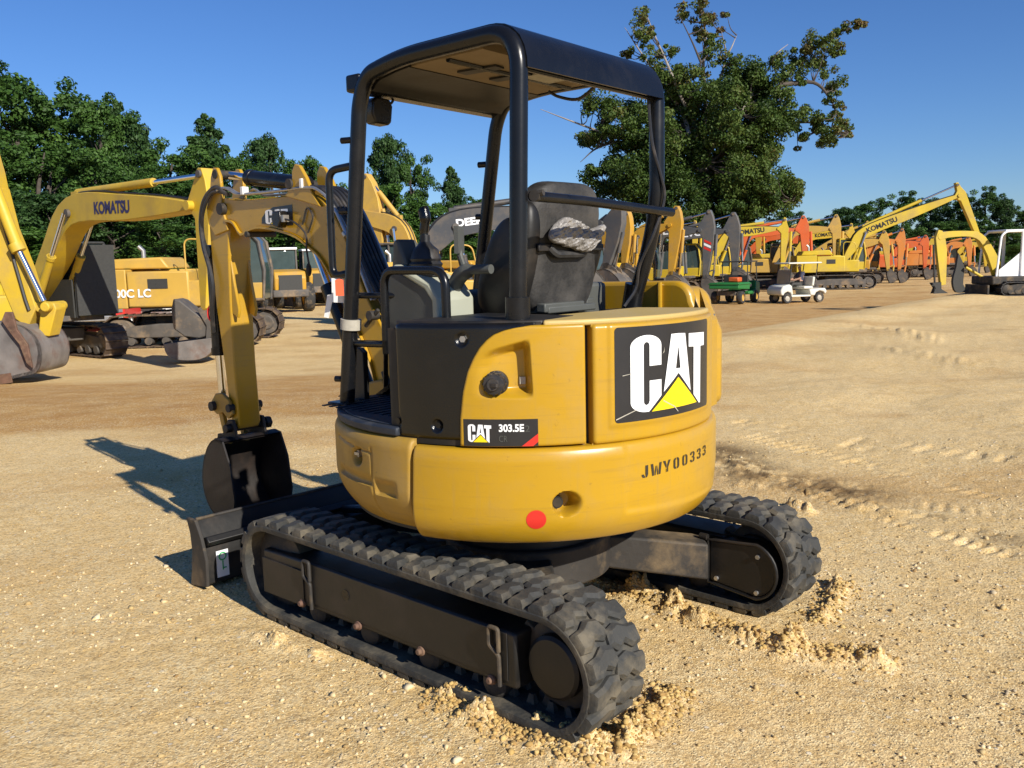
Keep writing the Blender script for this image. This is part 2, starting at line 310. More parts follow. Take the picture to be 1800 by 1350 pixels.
    tc = N.new('ShaderNodeTexCoord')
    def noise(s, d=6, rr=.6):
        n = N.new('ShaderNodeTexNoise'); n.inputs['Scale'].default_value = s; n.inputs['Detail'].default_value = d; n.inputs['Roughness'].default_value = rr; L.new(tc.outputs['Object'], n.inputs['Vector']); return n.outputs['Fac']
    def rng(f, a, b_, c=0, d=1):
        n = N.new('ShaderNodeMapRange'); n.inputs['From Min'].default_value = a; n.inputs['From Max'].default_value = b_; n.inputs['To Min'].default_value = c; n.inputs['To Max'].default_value = d; L.new(f, n.inputs['Value']); return n.outputs['Result']
    def mix(f, a, c, ty='MIX'):
        n = N.new('ShaderNodeMix'); n.data_type = 'RGBA'; n.blend_type = ty
        if isinstance(f, float): n.inputs['Factor'].default_value = f
        else: L.new(f, n.inputs['Factor'])
        for k_, s_ in (('A', a), ('B', c)):
            if isinstance(s_, tuple): n.inputs[k_].default_value = s_+(1,)
            else: L.new(s_, n.inputs[k_])
        return n.outputs['Result']
    def attr(n): a = N.new('ShaderNodeAttribute'); a.attribute_name = n; return a.outputs['Fac']
    def mul(a, c):
        n = N.new('ShaderNodeMath'); n.operation = 'MULTIPLY'; L.new(a, n.inputs[0])
        if isinstance(c, (int, float)): n.inputs[1].default_value = c
        else: L.new(c, n.inputs[1])
        return n.outputs[0]
    c = mix(rng(noise(.6, 8), .38, .62), GC1, GC2)
    c = mix(rng(noise(9, 7, .75), .42, .66), c, GC3)
    c = mix(attr('clay'), c, mix(rng(noise(1.3, 8, .7), .4, .65), CLAY1, CLAY2))
    vo = N.new('ShaderNodeTexVoronoi'); vo.inputs['Scale'].default_value = 105; L.new(tc.outputs['Object'], vo.inputs['Vector'])
    sep = N.new('ShaderNodeSeparateColor'); L.new(vo.outputs['Color'], sep.inputs[0])
    vo2 = N.new('ShaderNodeTexVoronoi'); vo2.inputs['Scale'].default_value = 34; L.new(tc.outputs['Object'], vo2.inputs['Vector'])
    sep2 = N.new('ShaderNodeSeparateColor'); L.new(vo2.outputs['Color'], sep2.inputs[0])
    peb = rng(sep.outputs[0], .35, .95, 0, .8); c = mix(mul(peb, rng(noise(2.2, 4), .35, .6, .35, 1)), c, (.80, .66, .38))
    dk = rng(sep.outputs[1], .55, .99, 0, .62); c = mix(dk, c, (.27, .165, .075))
    p2 = mul(rng(sep2.outputs[0], .93, .97), rng(vo2.outputs['Distance'], .30, .36, 1, 0)); c = mix(mul(p2, .8), c, (.76, .66, .49))
    c = mix(mul(attr('damp'), .85), c, (.13, .075, .03))
    L.new(c, b.inputs['Base Color'])
    h1 = mul(rng(vo.outputs['Distance'], 0, .6, 1, 0), rng(sep.outputs[0], .2, 1, .2, 1))
    h2 = mul(p2, 2.0); ad = N.new('ShaderNodeMath'); ad.operation = 'ADD'; L.new(h1, ad.inputs[0]); L.new(h2, ad.inputs[1])
    ad2 = N.new('ShaderNodeMath'); ad2.operation = 'MULTIPLY_ADD'; L.new(noise(30, 6, .7), ad2.inputs[0]); ad2.inputs[1].default_value = 2.2; L.new(ad.outputs[0], ad2.inputs[2])
    bp = N.new('ShaderNodeBump'); bp.inputs['Strength'].default_value = .8; bp.inputs['Distance'].default_value = .006; L.new(ad2.outputs[0], bp.inputs['Height'])
    bp2 = N.new('ShaderNodeBump'); bp2.inputs['Strength'].default_value = .5; bp2.inputs['Distance'].default_value = .03; L.new(noise(5, 8, .7), bp2.inputs['Height']); L.new(bp2.outputs['Normal'], bp.inputs['Normal'])
    L.new(bp.outputs['Normal'], b.inputs['Normal']); me.materials.append(m)
    # loose stones and clods
    zz = z
    from mathutils.bvhtree import BVHTree
    return o, x, y, zz, na, nr, ang, rad, fa, [dist(p) for p, _, _ in berms[:5]]
GO, gx, gy, gzz, na_, nr_, ANG, RAD, FA, bdists = ground()
def ground_height(px_, py_):
    q = np.hypot(px_-CP[0], py_-CP[1]); a = (FA-np.arctan2(py_-CP[1], px_-CP[0])+np.pi) % (2*np.pi)-np.pi
    ia = np.clip(np.searchsorted(ANG[:640], a)-1, 0, 638); ir = np.clip(np.searchsorted(RAD, q)-1, 0, nr_-2)
    fa_ = np.clip((a-ANG[ia])/(ANG[ia+1]-ANG[ia]), 0, 1); fr = np.clip((q-RAD[ir])/(RAD[ir+1]-RAD[ir]), 0, 1)
    return (gzz[ia, ir]*(1-fa_)*(1-fr)+gzz[ia+1, ir]*fa_*(1-fr)+gzz[ia, ir+1]*(1-fa_)*fr+gzz[ia+1, ir+1]*fa_*fr)
def scatter(name, label, n, rmin, rmax, D0, D1, m, power=2.5, pos=None, big=1.0):
    if pos is None:
        Dp = D0*(D1/D0)**RNG.random(n); a = RNG.uniform(R(-33), R(33), n); x = CP[0]+Dp*np.cos(FA-a); y = CP[1]+Dp*np.sin(FA-a)
        keep = fbm(x*1.3+40, y*1.3, 4) > RNG.uniform(.36, .62, n); x = x[keep]; y = y[keep]
    else: x, y = pos
    n = len(x); z = ground_height(x, y); r = rmin+(rmax-rmin)*RNG.random(n)**power
    t = (1+5**.5)/2; iv = np.array([(-1, t, 0), (1, t, 0), (-1, -t, 0), (1, -t, 0), (0, -1, t), (0, 1, t), (0, -1, -t), (0, 1, -t), (t, 0, -1), (t, 0, 1), (-t, 0, -1), (-t, 0, 1)])/1.9
    fi = np.array([(0, 11, 5), (0, 5, 1), (0, 1, 7), (0, 7, 10), (0, 10, 11), (1, 5, 9), (5, 11, 4), (11, 10, 2), (10, 7, 6), (7, 1, 8), (3, 9, 4), (3, 4, 2), (3, 2, 6), (3, 6, 8), (3, 8, 9), (4, 9, 5), (2, 4, 11), (6, 2, 10), (8, 6, 7), (9, 8, 1)])
    V = iv[None]*r[:, None, None]*RNG.uniform(.5, 1.45, (n, 12, 1))*RNG.uniform(.7, 1.25, (n, 1, 3))*np.array([1, 1, .75])
    V = V+np.stack([x, y, z+r*.15], -1)[:, None]; Fc = fi[None]+np.arange(n)[:, None, None]*12
    me = bpy.data.meshes.new(name); me.vertices.add(n*12); me.vertices.foreach_set('co', V.ravel()); F_ = Fc.reshape(-1, 3)
    me.loops.add(F_.size); me.loops.foreach_set('vertex_index', F_.ravel().astype(np.int32)); me.polygons.add(len(F_)); me.polygons.foreach_set('loop_start', (np.arange(len(F_))*3).astype(np.int32)); me.update(calc_edges=True)
    at = me.attributes.new('tone', 'FLOAT', 'POINT'); at.data.foreach_set('value', np.repeat(RNG.random(n), 12).astype(np.float32))
    me.materials.append(m); o = bpy.data.objects.new(name, me); COL.objects.link(o); return tag(o, label, 'gravel', kind='stuff')
def tonemat(name, cols, rough=.9):
    m = bpy.data.materials.new(name); m.use_nodes = True; N = m.node_tree.nodes; L = m.node_tree.links; b = N['Principled BSDF']; b.inputs['Roughness'].default_value = rough
    a = N.new('ShaderNodeAttribute'); a.attribute_name = 'tone'; r = N.new('ShaderNodeValToRGB'); L.new(a.outputs['Fac'], r.inputs['Fac']); e = r.color_ramp.elements
    ramp(e, cols)
    L.new(r.outputs['Color'], b.inputs['Base Color']); b.inputs['Specular IOR Level'].default_value = .25; return m
stone_m = tonemat('pebbles', [(.30, .19, .08), (.50, .36, .16), (.62, .47, .24), (.72, .60, .38), (.40, .31, .19)])
scatter('gravel', 'small pale pebbles strewn over the sandy yard', NST, .0025, .011, 1.6, 9, stone_m, 3)
scatter('gravel', 'larger loose stones on the sand nearest the viewer', NST//22, .007, .020, 1.6, 6, stone_m, 3)
clod_m = tonemat('clods', [(.34, .205, .07), (.48, .32, .11), (.58, .41, .16)])
def clods():
    xs = []; ys = []; pool = RNG.permutation(gx.size)
    d = np.min(np.stack(bdists), 0).ravel(); ok = np.where(d < .12)[0]; pr = np.exp(-(d[ok]/.07)**2); pr /= pr.sum(); s = RNG.choice(ok, 7000, p=pr)
    x = gx.ravel()[s]+RNG.normal(0, .02, 7000); y = gy.ravel()[s]+RNG.normal(0, .02, 7000)
    scatter('soil_clods', 'crumbled clods of orange soil pushed up beside the rubber tracks', 0, .002, .014, 1, 2, clod_m, 4, (x, y))
clods()
# ================================================================== main machine
MX = thing('mini_excavator', 'yellow and black compact excavator with open canopy, in the foreground', 'excavator')
def pt(name, mb, m, parent=MX, **k): return mb.build(name, m, parent, **k)
# ---- rubber tracks
H_, XR, XF = .497, -1.087, 1.136
def stad(s, rr, xr, xf, H):
    """point on a belt loop at arc length s, rr outwards"""
    r = H/2; Ls = (xf-xr)-2*r; T = 2*Ls+2*math.pi*r; s = s % T
    if s < Ls: return (xr+r+s, H+rr), (0, 1)
    s -= Ls
    if s < math.pi*r: a = math.pi/2-s/r; return (xf-r+(r+rr)*math.cos(a), r+(r+rr)*math.sin(a)), (math.cos(a), math.sin(a))
    s -= math.pi*r
    if s < Ls: return (xf-r-s, -rr), (0, -1)
    s -= Ls; a = -math.pi/2-s/r; return (xr+r+(r+rr)*math.cos(a), r+(r+rr)*math.sin(a)), (math.cos(a), math.sin(a))
def rubber_track(y0, side):
    """y0 outer edge, side +1 left"""
    hb = H_-.064; r = hb/2; T = 2*((XF-XR-.064)-2*r)+2*math.pi*r; xr, xf = XR+.032, XF-.032; z0 = .032; mb = MB()
    n = 260; prof = [(0, 0), (.004, .006), (.03, .008), (.27, .008), (.296, .006), (.3, 0), (.3, -.012), (.297, -.024), (.25, -.026), (.05, -.026), (.003, -.024), (0, -.012)]
    P = []
    for i in range(n):
        row = []
        for w, h in prof:
            (x, z), _ = stad(T*i/n, h, xr, xf, hb); row.append((x, y0-side*w, z+z0))
        P.append(row+[row[0]])
    mb.grid(P, wrap=True)
    nl = 50; pitch = T/nl
    for k in range(nl):
        for col in (0, 1):
            sc = T*(k+.5*col+.25)/nl
            # block outline: s along, w across from edge
            base = [(-.044, .002), (.026, .002), (.032, .050), (.053, .092), (.042, .148), (-.008, .162), (-.038, .128), (-.022, .085), (-.049, .045)]
            top = [(-.030, .010), (.014, .010), (.018, .052), (.036, .094), (.027, .134), (-.006, .144), (-.022, .120), (-.006, .084), (-.032, .046)]
            if col: base = [(s_, .3-w_) for s_, w_ in base]; top = [(s_, .3-w_) for s_, w_ in top]
            vs = []
            for ring, hh in ((base, .004), ([(a*.93+c*.07, b*.93+d*.07) for (a, b), (c, d) in zip(base, top)], .021), (top, .034)):
                for s_, w_ in ring:
                    (x, z), _ = stad(sc+s_, hh+random.uniform(-.0008, .0008), xr, xf, hb); vs.append((x, y0-side*w_, z+z0))
            m = len(base); fs = [(j*m+i, j*m+(i+1) % m, (j+1)*m+(i+1) % m, (j+1)*m+i) for j in range(2) for i in range(m)]+[tuple(range(2*m, 3*m))]
            mb.add(vs, fs)
        # inner guide teeth
        sc = T*(k+.5)/nl
        for wy in (.115, .185):
            vs = []
            for hh, q in ((-.026, 1), (-.062, .5)):
                for ds, dw in ((-.02, -.014), (.02, -.014), (.02, .014), (-.02, .014)):
                    (x, z), _ = stad(sc+ds*q, hh, xr, xf, hb); vs.append((x, y0-side*(wy+dw*q), z+z0))
            mb.add(vs, [(0, 1, 5, 4), (1, 2, 6, 5), (2, 3, 7, 6), (3, 0, 4, 7), (4, 5, 6, 7)])
    o = pt('rubber_track', mb, 'rubber', ang=28)
    c = (y0-side*.15)
    # running gear
    mb = MB(); r0 = H_/2
    def wheel(x, z, rad, wdt, mbx):
        mbx.lathe([(0, -wdt/2), (rad*.55, -wdt/2), (rad*.6, -wdt/2+.01), (rad*.85, -wdt/2+.01), (rad, -wdt/2+.02), (rad, wdt/2-.02), (rad*.85, wdt/2-.01), (rad*.55, wdt/2), (0, wdt/2)], (x, c, z), (0, 1, 0), 32)
    wheel(XF-r0, r0, .19, .17, mb); pt('idler_wheel', mb, 'mud_steel')
    mb = MB(); wheel(XR+r0, r0, .165, .10, mb)
    for k in range(11):
        a = 2*math.pi*k/11; mb.box((XR+r0+.18*math.cos(a), c, r0+.18*math.sin(a)), (.03, .06, .05), ry=-a+math.pi/2)
    pt('drive_sprocket', mb, 'mud_steel', bevel=.004)
    for x in (-.55, -.18, .2, .58): mb = MB(); wheel(x, .105, .06, .2, mb); pt('track_roller', mb, 'mud_steel')
    mb = MB(); wheel(-.02, H_-.075, .045, .12, mb); pt('carrier_roller', mb, 'mud_steel')
    # side frame
    mb = MB(); yo = y0-side*.03; yi = y0-side*.24
    mb.xz([(.955, .34), (.955, .13), (-.70, .135), (-.70, .352), (-.45, .352), (.5, .352)], min(yo, yi), max(yo, yi))
    fr = pt('track_frame', mb, 'blackmatte', bevel=.012)
    mb = MB(); mb.xz([(.62, .30), (.955, .30), (.955, .125), (.62, .13)], yo, yo+side*.007); mb.xz([(-.66, .16), (.60, .16), (.60, .345), (-.66, .345)], yo, yo+side*.004); pt('side_plate', mb, 'blackmatte', fr, bevel=.003)
    for x, zt in ((.565, .0), (-.615, 0)):
        mb = MB(); P = fillet([(x-.012, yo+side*.012, .135), (x-.012, yo+side*.014, .255), (x+.035, yo+side*.016, .285), (x+.035, yo+side*.016, .358), (x-.012, yo+side*.016, .358), (x-.014, yo+side*.016, .27)], .012, 3)
        mb.tube(P, .0085, 8); pt('tie_down_hook', mb, 'mud_steel', fr)
    for x in (.638, .223, -.182, -.576):
        mb = MB(); mb.lathe([(0, .024), (.011, .024), (.013, .020), (.014, .010), (.020, .009), (.021, .0)], (x, yo, .142), (0, side, 0), 14); pt('frame_bolt', mb, 'rust', fr, bevel=.002)
    mb = MB(); mb.cyl((.30, yo-side*.002, .262), (.30, yo+side*.0065, .262), .024, n=20); pt('grease_port', mb, 'black', fr)
    # final drive hub on the outside
    mb = MB(); xx = XR+r0; mb.lathe([(0, .085), (.04, .085), (.105, .08), (.118, .07), (.122, .0), (.122, -.08)], (xx, y0-side*.145, r0), (0, side, 0), 36)
    pt('final_drive', mb, 'blackmatte', ang=12)
    # inner motor cover
    ym = y0-side*.295
    prof = [(-.645, .335)]+[(p[0], p[1]) for p in arc((-.865, .225), .135, 105, 255, 12)]+[(-.645, .125)]
    mb = MB(); mb.xz(prof, min(ym, ym+side*.15), max(ym, ym+side*.15)); mc = pt('motor_cover', mb, 'blackmatte', bevel=.012)
    mb = MB(); P = [(a, ym-side*.004, b) for a, b in prof]; mb.tube(P, .008, 8, closed=True); mb.cyl((-.64, ym-side*.004, .345), (-.60, ym-side*.004, .345), .016); pt('cover_rim', mb, 'blackmatte', mc)
    for p in ((-.69, .15), (-.90, .125), (-.905, .30)): mb = MB(); mb.cyl((p[0], ym, p[1]), (p[0], ym-side*.012, p[1]), .011, n=6); pt('cover_bolt', mb, 'steel', mc)
rubber_track(.89, 1); rubber_track(-.89, -1)
# ---- car body
mb = MB()
for sy in (1, -1):
    for x0, x1 in ((-.42, -.62), (.42, .66)):
        P = [np.array((x0*.45, sy*.20, .33)), np.array((x1, sy*.60, .25))]
        d = P[1]-P[0]; a = nrm((-d[1], d[0], 0))*.085; vs = []
        for q, hh in ((P[0], .09), (P[1], .10)): vs += [q-a+(0, 0, -hh), q+a+(0, 0, -hh), q+a+(0, 0, hh-.02), q-a+(0, 0, hh-.02)]
        mb.add(vs, [(0, 1, 2, 3), (4, 5, 6, 7), (0, 1, 5, 4), (1, 2, 6, 5), (2, 3, 7, 6), (3, 0, 4, 7)])
mb.xy(arc((0, 0), .40, 0, 352.5, 47), .24, .42)
pt('undercarriage_frame', mb, 'mud_steel', bevel=.012)
mb = MB(); mb.lathe([(0, .40), (.36, .40), (.36, .47), (.33, .48), (.33, .60), (0, .60)], (0, 0, 0), (0, 0, 1), 48); pt('swing_bearing', mb, 'blackmatte')
# ---- blade
mb = MB(); prof = [(1.50, .03), (1.62, .0), (1.635, .008), (1.60, .07), (1.565, .17), (1.575, .28), (1.615, .36), (1.595, .365), (1.54, .29), (1.515, .17)]
mb.xz(prof, -.865, .865); bl = pt('dozer_blade', mb, 'blackmatte', bevel=.006)
mb = MB(); mb.xz([(1.50, .235), (1.545, .25), (1.548, .275), (1.50, .29), (1.475, .262)], -.86, .86); pt('stiffener_rib', mb, 'blackmatte', bl, bevel=.005)
mb = MB(); mb.xz([(1.485, .025), (1.655, -.0), (1.635, .09), (1.615, .2), (1.625, .3), (1.655, .375), (1.565, .375), (1.515, .29), (1.475, .17)], .866, .886)
pt('end_plate', mb, 'mud_steel', bl, bevel=.004)
mb = MB(); mb.xz([(1.485, .025), (1.655, -.0), (1.635, .09), (1.615, .2), (1.625, .3), (1.655, .375), (1.565, .375), (1.515, .29), (1.475, .17)], -.886, -.866); pt('end_plate', mb, 'mud_steel', bl, bevel=.004)
mb = MB(); mb.tube([(1.60, -.86, .368), (1.60, .86, .368)], .009, 8); pt('edge_strip', mb, 'mud_steel', bl)
mb = MB()
for sy in (.28, -.28):
    P = [(.45, sy, .16), (.45, sy, .30), (1.0, sy, .27), (1.52, sy, .22), (1.52, sy, .07), (1.0, sy, .13)]
    mb.xz([(a, c) for a, b, c in P], sy-.045, sy+.045)
mb.box((1.42, 0, .17), (.06, .56, .12)); pt('blade_arm', mb, 'blackmatte', bl, bevel=.008)
mb = MB(); mb.cyl((.5, 0, .38), (1.05, 0, .33), .05); mb.cyl((1.05, 0, .33), (1.45, 0, .26), .025); pt('blade_cylinder', mb, 'black', bl)
mb = MB(); mb.box((1.503, .775, .125), (.003, .07, .145)); stk = pt('sticker', mb, 'decalwhite', bl); tag(stk, 'white and green sticker on the rear of the blade')
mb = MB(); mb.tube([(1.500, .775+.02*math.cos(t*.5236), .165+.02*math.sin(t*.5236)) for t in range(12)], .004, 6, closed=True); mb.box((1.500, .775, .115), (.002, .006, .05)); mb.box((1.500, .765, .10), (.002, .02, .006)); pt('sticker_mark', mb, 'decalgreen', stk)
# ---- curved bodywork
def cp(th, z, r): return (r*math.cos(R(th)), r*math.sin(R(th)), z)
def panel(name, m, Rad, thL, thR, z0, z1, depth, er, nu, nv, disp=None, parent=MX, zprof=None, crn=0):
    """a curved closed panel; thL(z), thR(z) edges in degrees; er edge rounding"""
    def edgepts(n, L, e):  # parameter positions clustered at the rounded edges
        a = [e*(1-math.cos(math.pi/2*i/5)) for i in range(6)]; mid = np.linspace(e, L-e, n)[1:-1]; return a+list(mid)+[L-q for q in a[::-1]]
    hz = z1(0) if callable(z1) else z1; vs = edgepts(nv, hz-z0, er); P = []
    for dz in vs:
        z = z0+dz; a, b = thL(z), thR(z); Ls = (b-a)*math.pi/180*Rad; row = []
        us = edgepts(nu, Ls, er)
        for s in us:
            th = a+s/Rad*180/math.pi; dx = min(s, Ls-s); dy = min(dz, hz-z0-dz)
            ex = max(0, er-dx)/er; ey = max(0, er-dy)/er; q = min(1, math.hypot(ex, ey)); off = er*(1-math.sqrt(max(0, 1-q*q)))
            zz = z
            if callable(z1): zz = z0+dz*(z1(th)-z0)/(hz-z0)
            r = Rad-off-(zprof(zz) if zprof else 0)-(disp(th, zz) if disp else 0); row.append(cp(th, zz, r))
        sc = (Rad-depth); row = [cp(a, row[0][2], min(sc, math.hypot(*row[0][:2])))]+row+[cp(b, row[-1][2], min(sc, math.hypot(*row[-1][:2])))]
        P.append(row)
    def inn(row): return [tuple(np.array(p)*np.array([sc/max(sc, math.hypot(p[0], p[1]))]*2+[1])) for p in row]
    P = [inn(P[0])]+P+[inn(P[-1])]
    mb = MB(); mb.grid(P); return pt(name, mb, m, parent, ang=50)
def sm(a, b, x): t = min(1, max(0, (x-a)/(b-a))); return t*t*(3-2*t)
def cw_prof(z):
    o = 0
    if z < .76: t = (.76-z)/.16; o = .012*t+.10*max(0, t-.25)**2.2
    if z > .93: o += .018*((z-.93)/.06)**2
    return o
def cw_disp(th, z):
    d = 0; ds = (th-142.0)*math.pi/180*.89; dz = z-.769; q = math.hypot(ds/.062, dz/.052)
    d += .085*(1-sm(.78-.66*sm(-.5, .9, ds/.062), 1.0, q))
    d += .007*sm(157.0, 158.6, th)*(1-sm(214, 216, th))*sm(.685, .715, z+.0006*(th-175))
    return d
cw = panel('counterweight', 'yellow', .89, lambda z: 101.9-(.99-z)*3.5, lambda z: 262., .60, .985, .12, .014, 420, 70, cw_disp, zprof=cw_prof)
mb = MB(); c0 = np.array(cp(139.8, .766, .80)); n0 = np.array(cp(139.8, 0, 1.)); mb.cyl(c0, c0+n0*.045, .024, n=20); pt('exhaust_pipe', mb, 'blackmatte', cw)
mb = MB(); mb.cyl(c0+n0*.0455, c0+n0*.047, .018, n=20); pt('exhaust_bore', mb, 'stencil', cw)
def disc(th, z, rad, Rad, off=.0015): return [[cp(th+rad*k/5*math.cos(a*math.pi/20)/Rad*57.2958, z+rad*k/5*math.sin(a*math.pi/20), Rad+off-cw_prof(z+rad*k/5*math.sin(a*math.pi/20))) for k in range(6)] for a in range(41)]
mb = MB(); mb.grid(disc(134.1, .713, .0385, .89)); pt('reflector_sticker', mb, 'decalred', cw)
# serial stencil letters
zA, zB = .845, .895
def ser(a, b): th = 161.8+a*(192.9-161.8); lo = .833+a*.022; hi = .877+a*.0165; z = lo+(hi-lo)*b*1.12; return cp(th, z, .89+.0018-cw_disp(th, z)-cw_prof(z))
def stencil_glyphs():
    G = {'J': [[(.55, .32), (.55, 1), (.85, 1), (.85, .25), (.72, .02), (.58, .0), (.58, .16)], [(.5, .0), (.5, .16), (.42, .2), (.40, .30), (.15, .30), (.15, .2), (.28, .03)]],
         'W': [[(0, 1), (.21, 1), (.29, .38), (.29, 0), (.13, 0)], [(.35, .30), (.43, .78), (.47, .78), (.47, .42), (.42, 0), (.35, 0)], [(1, 1), (.79, 1), (.71, .38), (.71, 0), (.87, 0)], [(.65, .30), (.57, .78), (.53, .78), (.53, .42), (.58, 0), (.65, 0)]],
         'Y': [[(.02, 1), (.32, 1), (.46, .62), (.46, .35), (.38, .38)], [(.98, 1), (.70, 1), (.54, .62), (.54, .0), (.66, .0), (.66, .38)], [(.38, 0), (.46, 0), (.46, .3), (.38, .3)]],
         '0': [[(.44, 1), (.22, .95), (.1, .8), (.1, .2), (.22, .05), (.44, 0), (.44, .16), (.36, .22), (.36, .78), (.44, .84)], [(.56, 1), (.78, .95), (.9, .8), (.9, .2), (.78, .05), (.56, 0), (.56, .16), (.64, .22), (.64, .78), (.56, .84)]],
         '3': [[(.1, .72), (.1, .82), (.22, .96), (.44, 1), (.44, .85), (.36, .8), (.36, .72)], [(.54, 1), (.78, .96), (.9, .82), (.9, .62), (.76, .5), (.9, .38), (.9, .18), (.78, .04), (.54, 0), (.54, .16), (.64, .2), (.64, .38), (.56, .44), (.40, .44), (.40, .56), (.56, .56), (.64, .62), (.64, .8), (.54, .85)], [(.1, .28), (.1, .18), (.22, .04), (.44, 0), (.44, .15), (.36, .2), (.36, .28)]]}
    out = []
    for i, ch in enumerate('JWY00333'):
        w = .098 if ch != 'W' else .125; x0 = i/8+.5/8-w/2
        out.append([[(x0+a*w, b) for a, b in poly] for poly in G[ch]])
    return out
for gl in stencil_glyphs(): flatpoly(gl, ser, 'stencil', cw, 'stencil_letter', .03)
# left side cover
def lc_disp(th, z):
    d = 0
    if th > 84: d += .010*sm(.78, .80, z)*0
    d += .018*sm(86.5, 88.2, th)*(1-sm(94.0, 96.5, th))*sm(.757, .765, z)*(1-sm(.80, .835, z))
    d += .016*sm(64, 66, th)*(1-sm(85.4, 86, th))*(sm(.787, .797, z))*(1-sm(.80, .845, z))
    ds = (th-79)*.0155; q = math.hypot(ds/.05, (z-.90)/.045); d += .045*(1-sm(.35, 1, q))
    d += .006*(1-sm(.25, .5, abs(th-86.3))) if .64 < z < .955 else 0
    if 64 < th < 86.3: d += .006*(1-sm(.003, .006, abs(z-(.955-.0012*(th-64)))))
    return d
def lc_prof(z): return .10*max(0, (.80-z)/.19)**2.0+ (.02*((z-.96)/.05)**2 if z > .96 else 0)
lc = panel('side_cover', 'yellow_dusty', .885, lambda z: 38., lambda z: 101.3-(.99-z)*3.5, .62, 1.008, .14, .016, 170, 60, lc_disp, zprof=lc_prof)
mb = MB(); p = np.array(cp(77.5, .905, .85)); n_ = np.array(cp(77.5, 0, 1)); mb.cyl(p, p+n_*.018, .016, n=14); mb.box(p+n_*.02, (.03, .01, .012)); pt('door_latch', mb, 'steel', lc)
mb = MB(); mb.xy(arc((0, 0), .80, 40, 262, 60)+[(-.0, -.8), (.75, -.6), (.85, 0)], .615, .98); pt('deck_frame', mb, 'blackmatte')
# platform
mb = MB(); edge = arc((0, 0), .872, 38, 96, 24); mb.xy(edge+[(-.05, .2), (.72, .2)], 1.012, 1.048); pf = pt('platform_step', mb, 'floor', bevel=.008)
mb = MB(); e2 = [(a*.965, b*.965) for a, b in edge]; mb.xy(e2+[(-.05, .2), (.69, .2)], 1.048, 1.054)
for k in range(12): x = .02+k*.052; mb.box((x, .5, 1.056), (.018, .45, .006))
pt('floor_mat', mb, 'floor', pf, bevel=.002)
# upper house
ARCH = [(0.98, 114.9), (1.10, 115.1), (1.20, 116.0), (1.28, 117.4), (1.33, 119.0), (1.37, 120.7), (1.40, 122.6), (1.42, 124.4), (1.435, 127.0), (1.445, 130.0), (1.452, 134.0)]
def archL(z): return float(np.interp(z, [a for a, b in ARCH], [b for a, b in ARCH]))
def fp_disp(th, z):
    a = sm(118.5, 123.5, th+max(0, z-1.30)*-40)*(1-sm(131.6, 133.6, th-(1.40-z)*3))*sm(1.175, 1.215, z+.0*(th-126))*(1-sm(1.36-.003*(133-th), 1.405-.004*(133-th), z))
    return .065*a*(.15+.85*sm(119, 131, th))
fp = panel('fuel_panel', 'yellow', .868, archL, lambda z: 147.6, .992, 1.452, .12, .012, 200, 120, fp_disp)
p = np.array(cp(124.6, 1.235, .835)); n_ = nrm(np.array(cp(120, .0, 1)))
mb = MB(); mb.lathe([(0, .062), (.022, .062), (.025, .052), (.038, .05), (.041, .044), (.041, .012), (.047, .010), (.047, -.01)], p, n_, 30)
for k in range(12): a = k*math.pi/6; b1 = nrm(np.cross(n_, (0, 0, 1))); b2 = np.cross(n_, b1); c_ = p+n_*.028+.041*(math.cos(a)*b1+math.sin(a)*b2); mb.cyl(c_-n_*.016, c_+n_*.016, .0045, n=6)
mb.box(p+n_*.062, (.045, .012, .012)); pt('fuel_cap', mb, 'rubberseal', fp)
mb = MB(); mb.box(cp(131.5, 1.24, .812), (.003, .022, .028), rz=R(131.5)); pt('info_label', mb, 'tape', fp)
ed = panel('engine_door', 'yellow', .868, lambda z: 149.4, lambda z: 206., .985, 1.447, .12, .016, 200, 70, lambda th, z: -.006*sm(153, 154.5, th)*(1-sm(197, 199, th))*sm(1.035, 1.06, z)*1)
def RD(z=0): return .868+.006
# logo
def C_polys():
    o = []; n = 14
    def cap(cy, a0, a1):
        for k in range(n):
            t0 = a0+(a1-a0)*k/n; t1 = a0+(a1-a0)*(k+1)/n; f = lambda t, rx, ry: (.1515+rx*math.cos(t), cy+ry*math.sin(t))
            o.append([f(t0, .030, .052), f(t0, .1575, .142), f(t1, .1575, .142), f(t1, .030, .052)])
    cap(.86, 0, math.pi); cap(.147, math.pi, 1.5*math.pi)
    o.append([(-.006, .147), (.1215, .147), (.1215, .86), (-.006, .86)])
    o.append([(.1815, .60), (.309, .60), (.309, .86), (.1815, .86)])
    o.append([(.1815, .24), (.309, .195), (.309, .409), (.1815, .409)])
    o.append([(.1515, .005), (.175, .005), (.309, .195), (.1815, .24), (.1815, .147), (.172, .11), (.1515, .095)])
    return o
A_poly = [(.428, .985), (.617, .975), (.706, .18), (.700, .19), (.52, .455), (.337, .235)]
A_full = [(.428, .985), (.523, .985), (.523, .80), (.517, .80), (.487, .523), (.5235, .519), (.5235, .458), (.52, .455), (.337, .235)]
A_full2 = [(.523, .985), (.617, .975), (.706, .185), (.5235, .458), (.5235, .519), (.55, .519), (.523, .80)]
T_poly = [(.673, .965), (.968, .945), (.968, .765), (.889, .765), (.885, -.02), (.860, -.02), (.757, .12), (.757, .775), (.673, .785)]
TRI = [(.52, .401), (.204, -.0), (.815, -.0)]
def logo(fw, fy, parent, ml):
    flatpoly(C_polys(), fw, 'decalwhite', parent, 'white_letter', ml); flatpoly([A_full, A_full2], fw, 'decalwhite', parent, 'white_letter', ml); flatpoly([T_poly], fw, 'decalwhite', parent, 'white_letter', ml)
    flatpoly([TRI], fy, 'decalyellow', parent, 'yellow_triangle', ml)
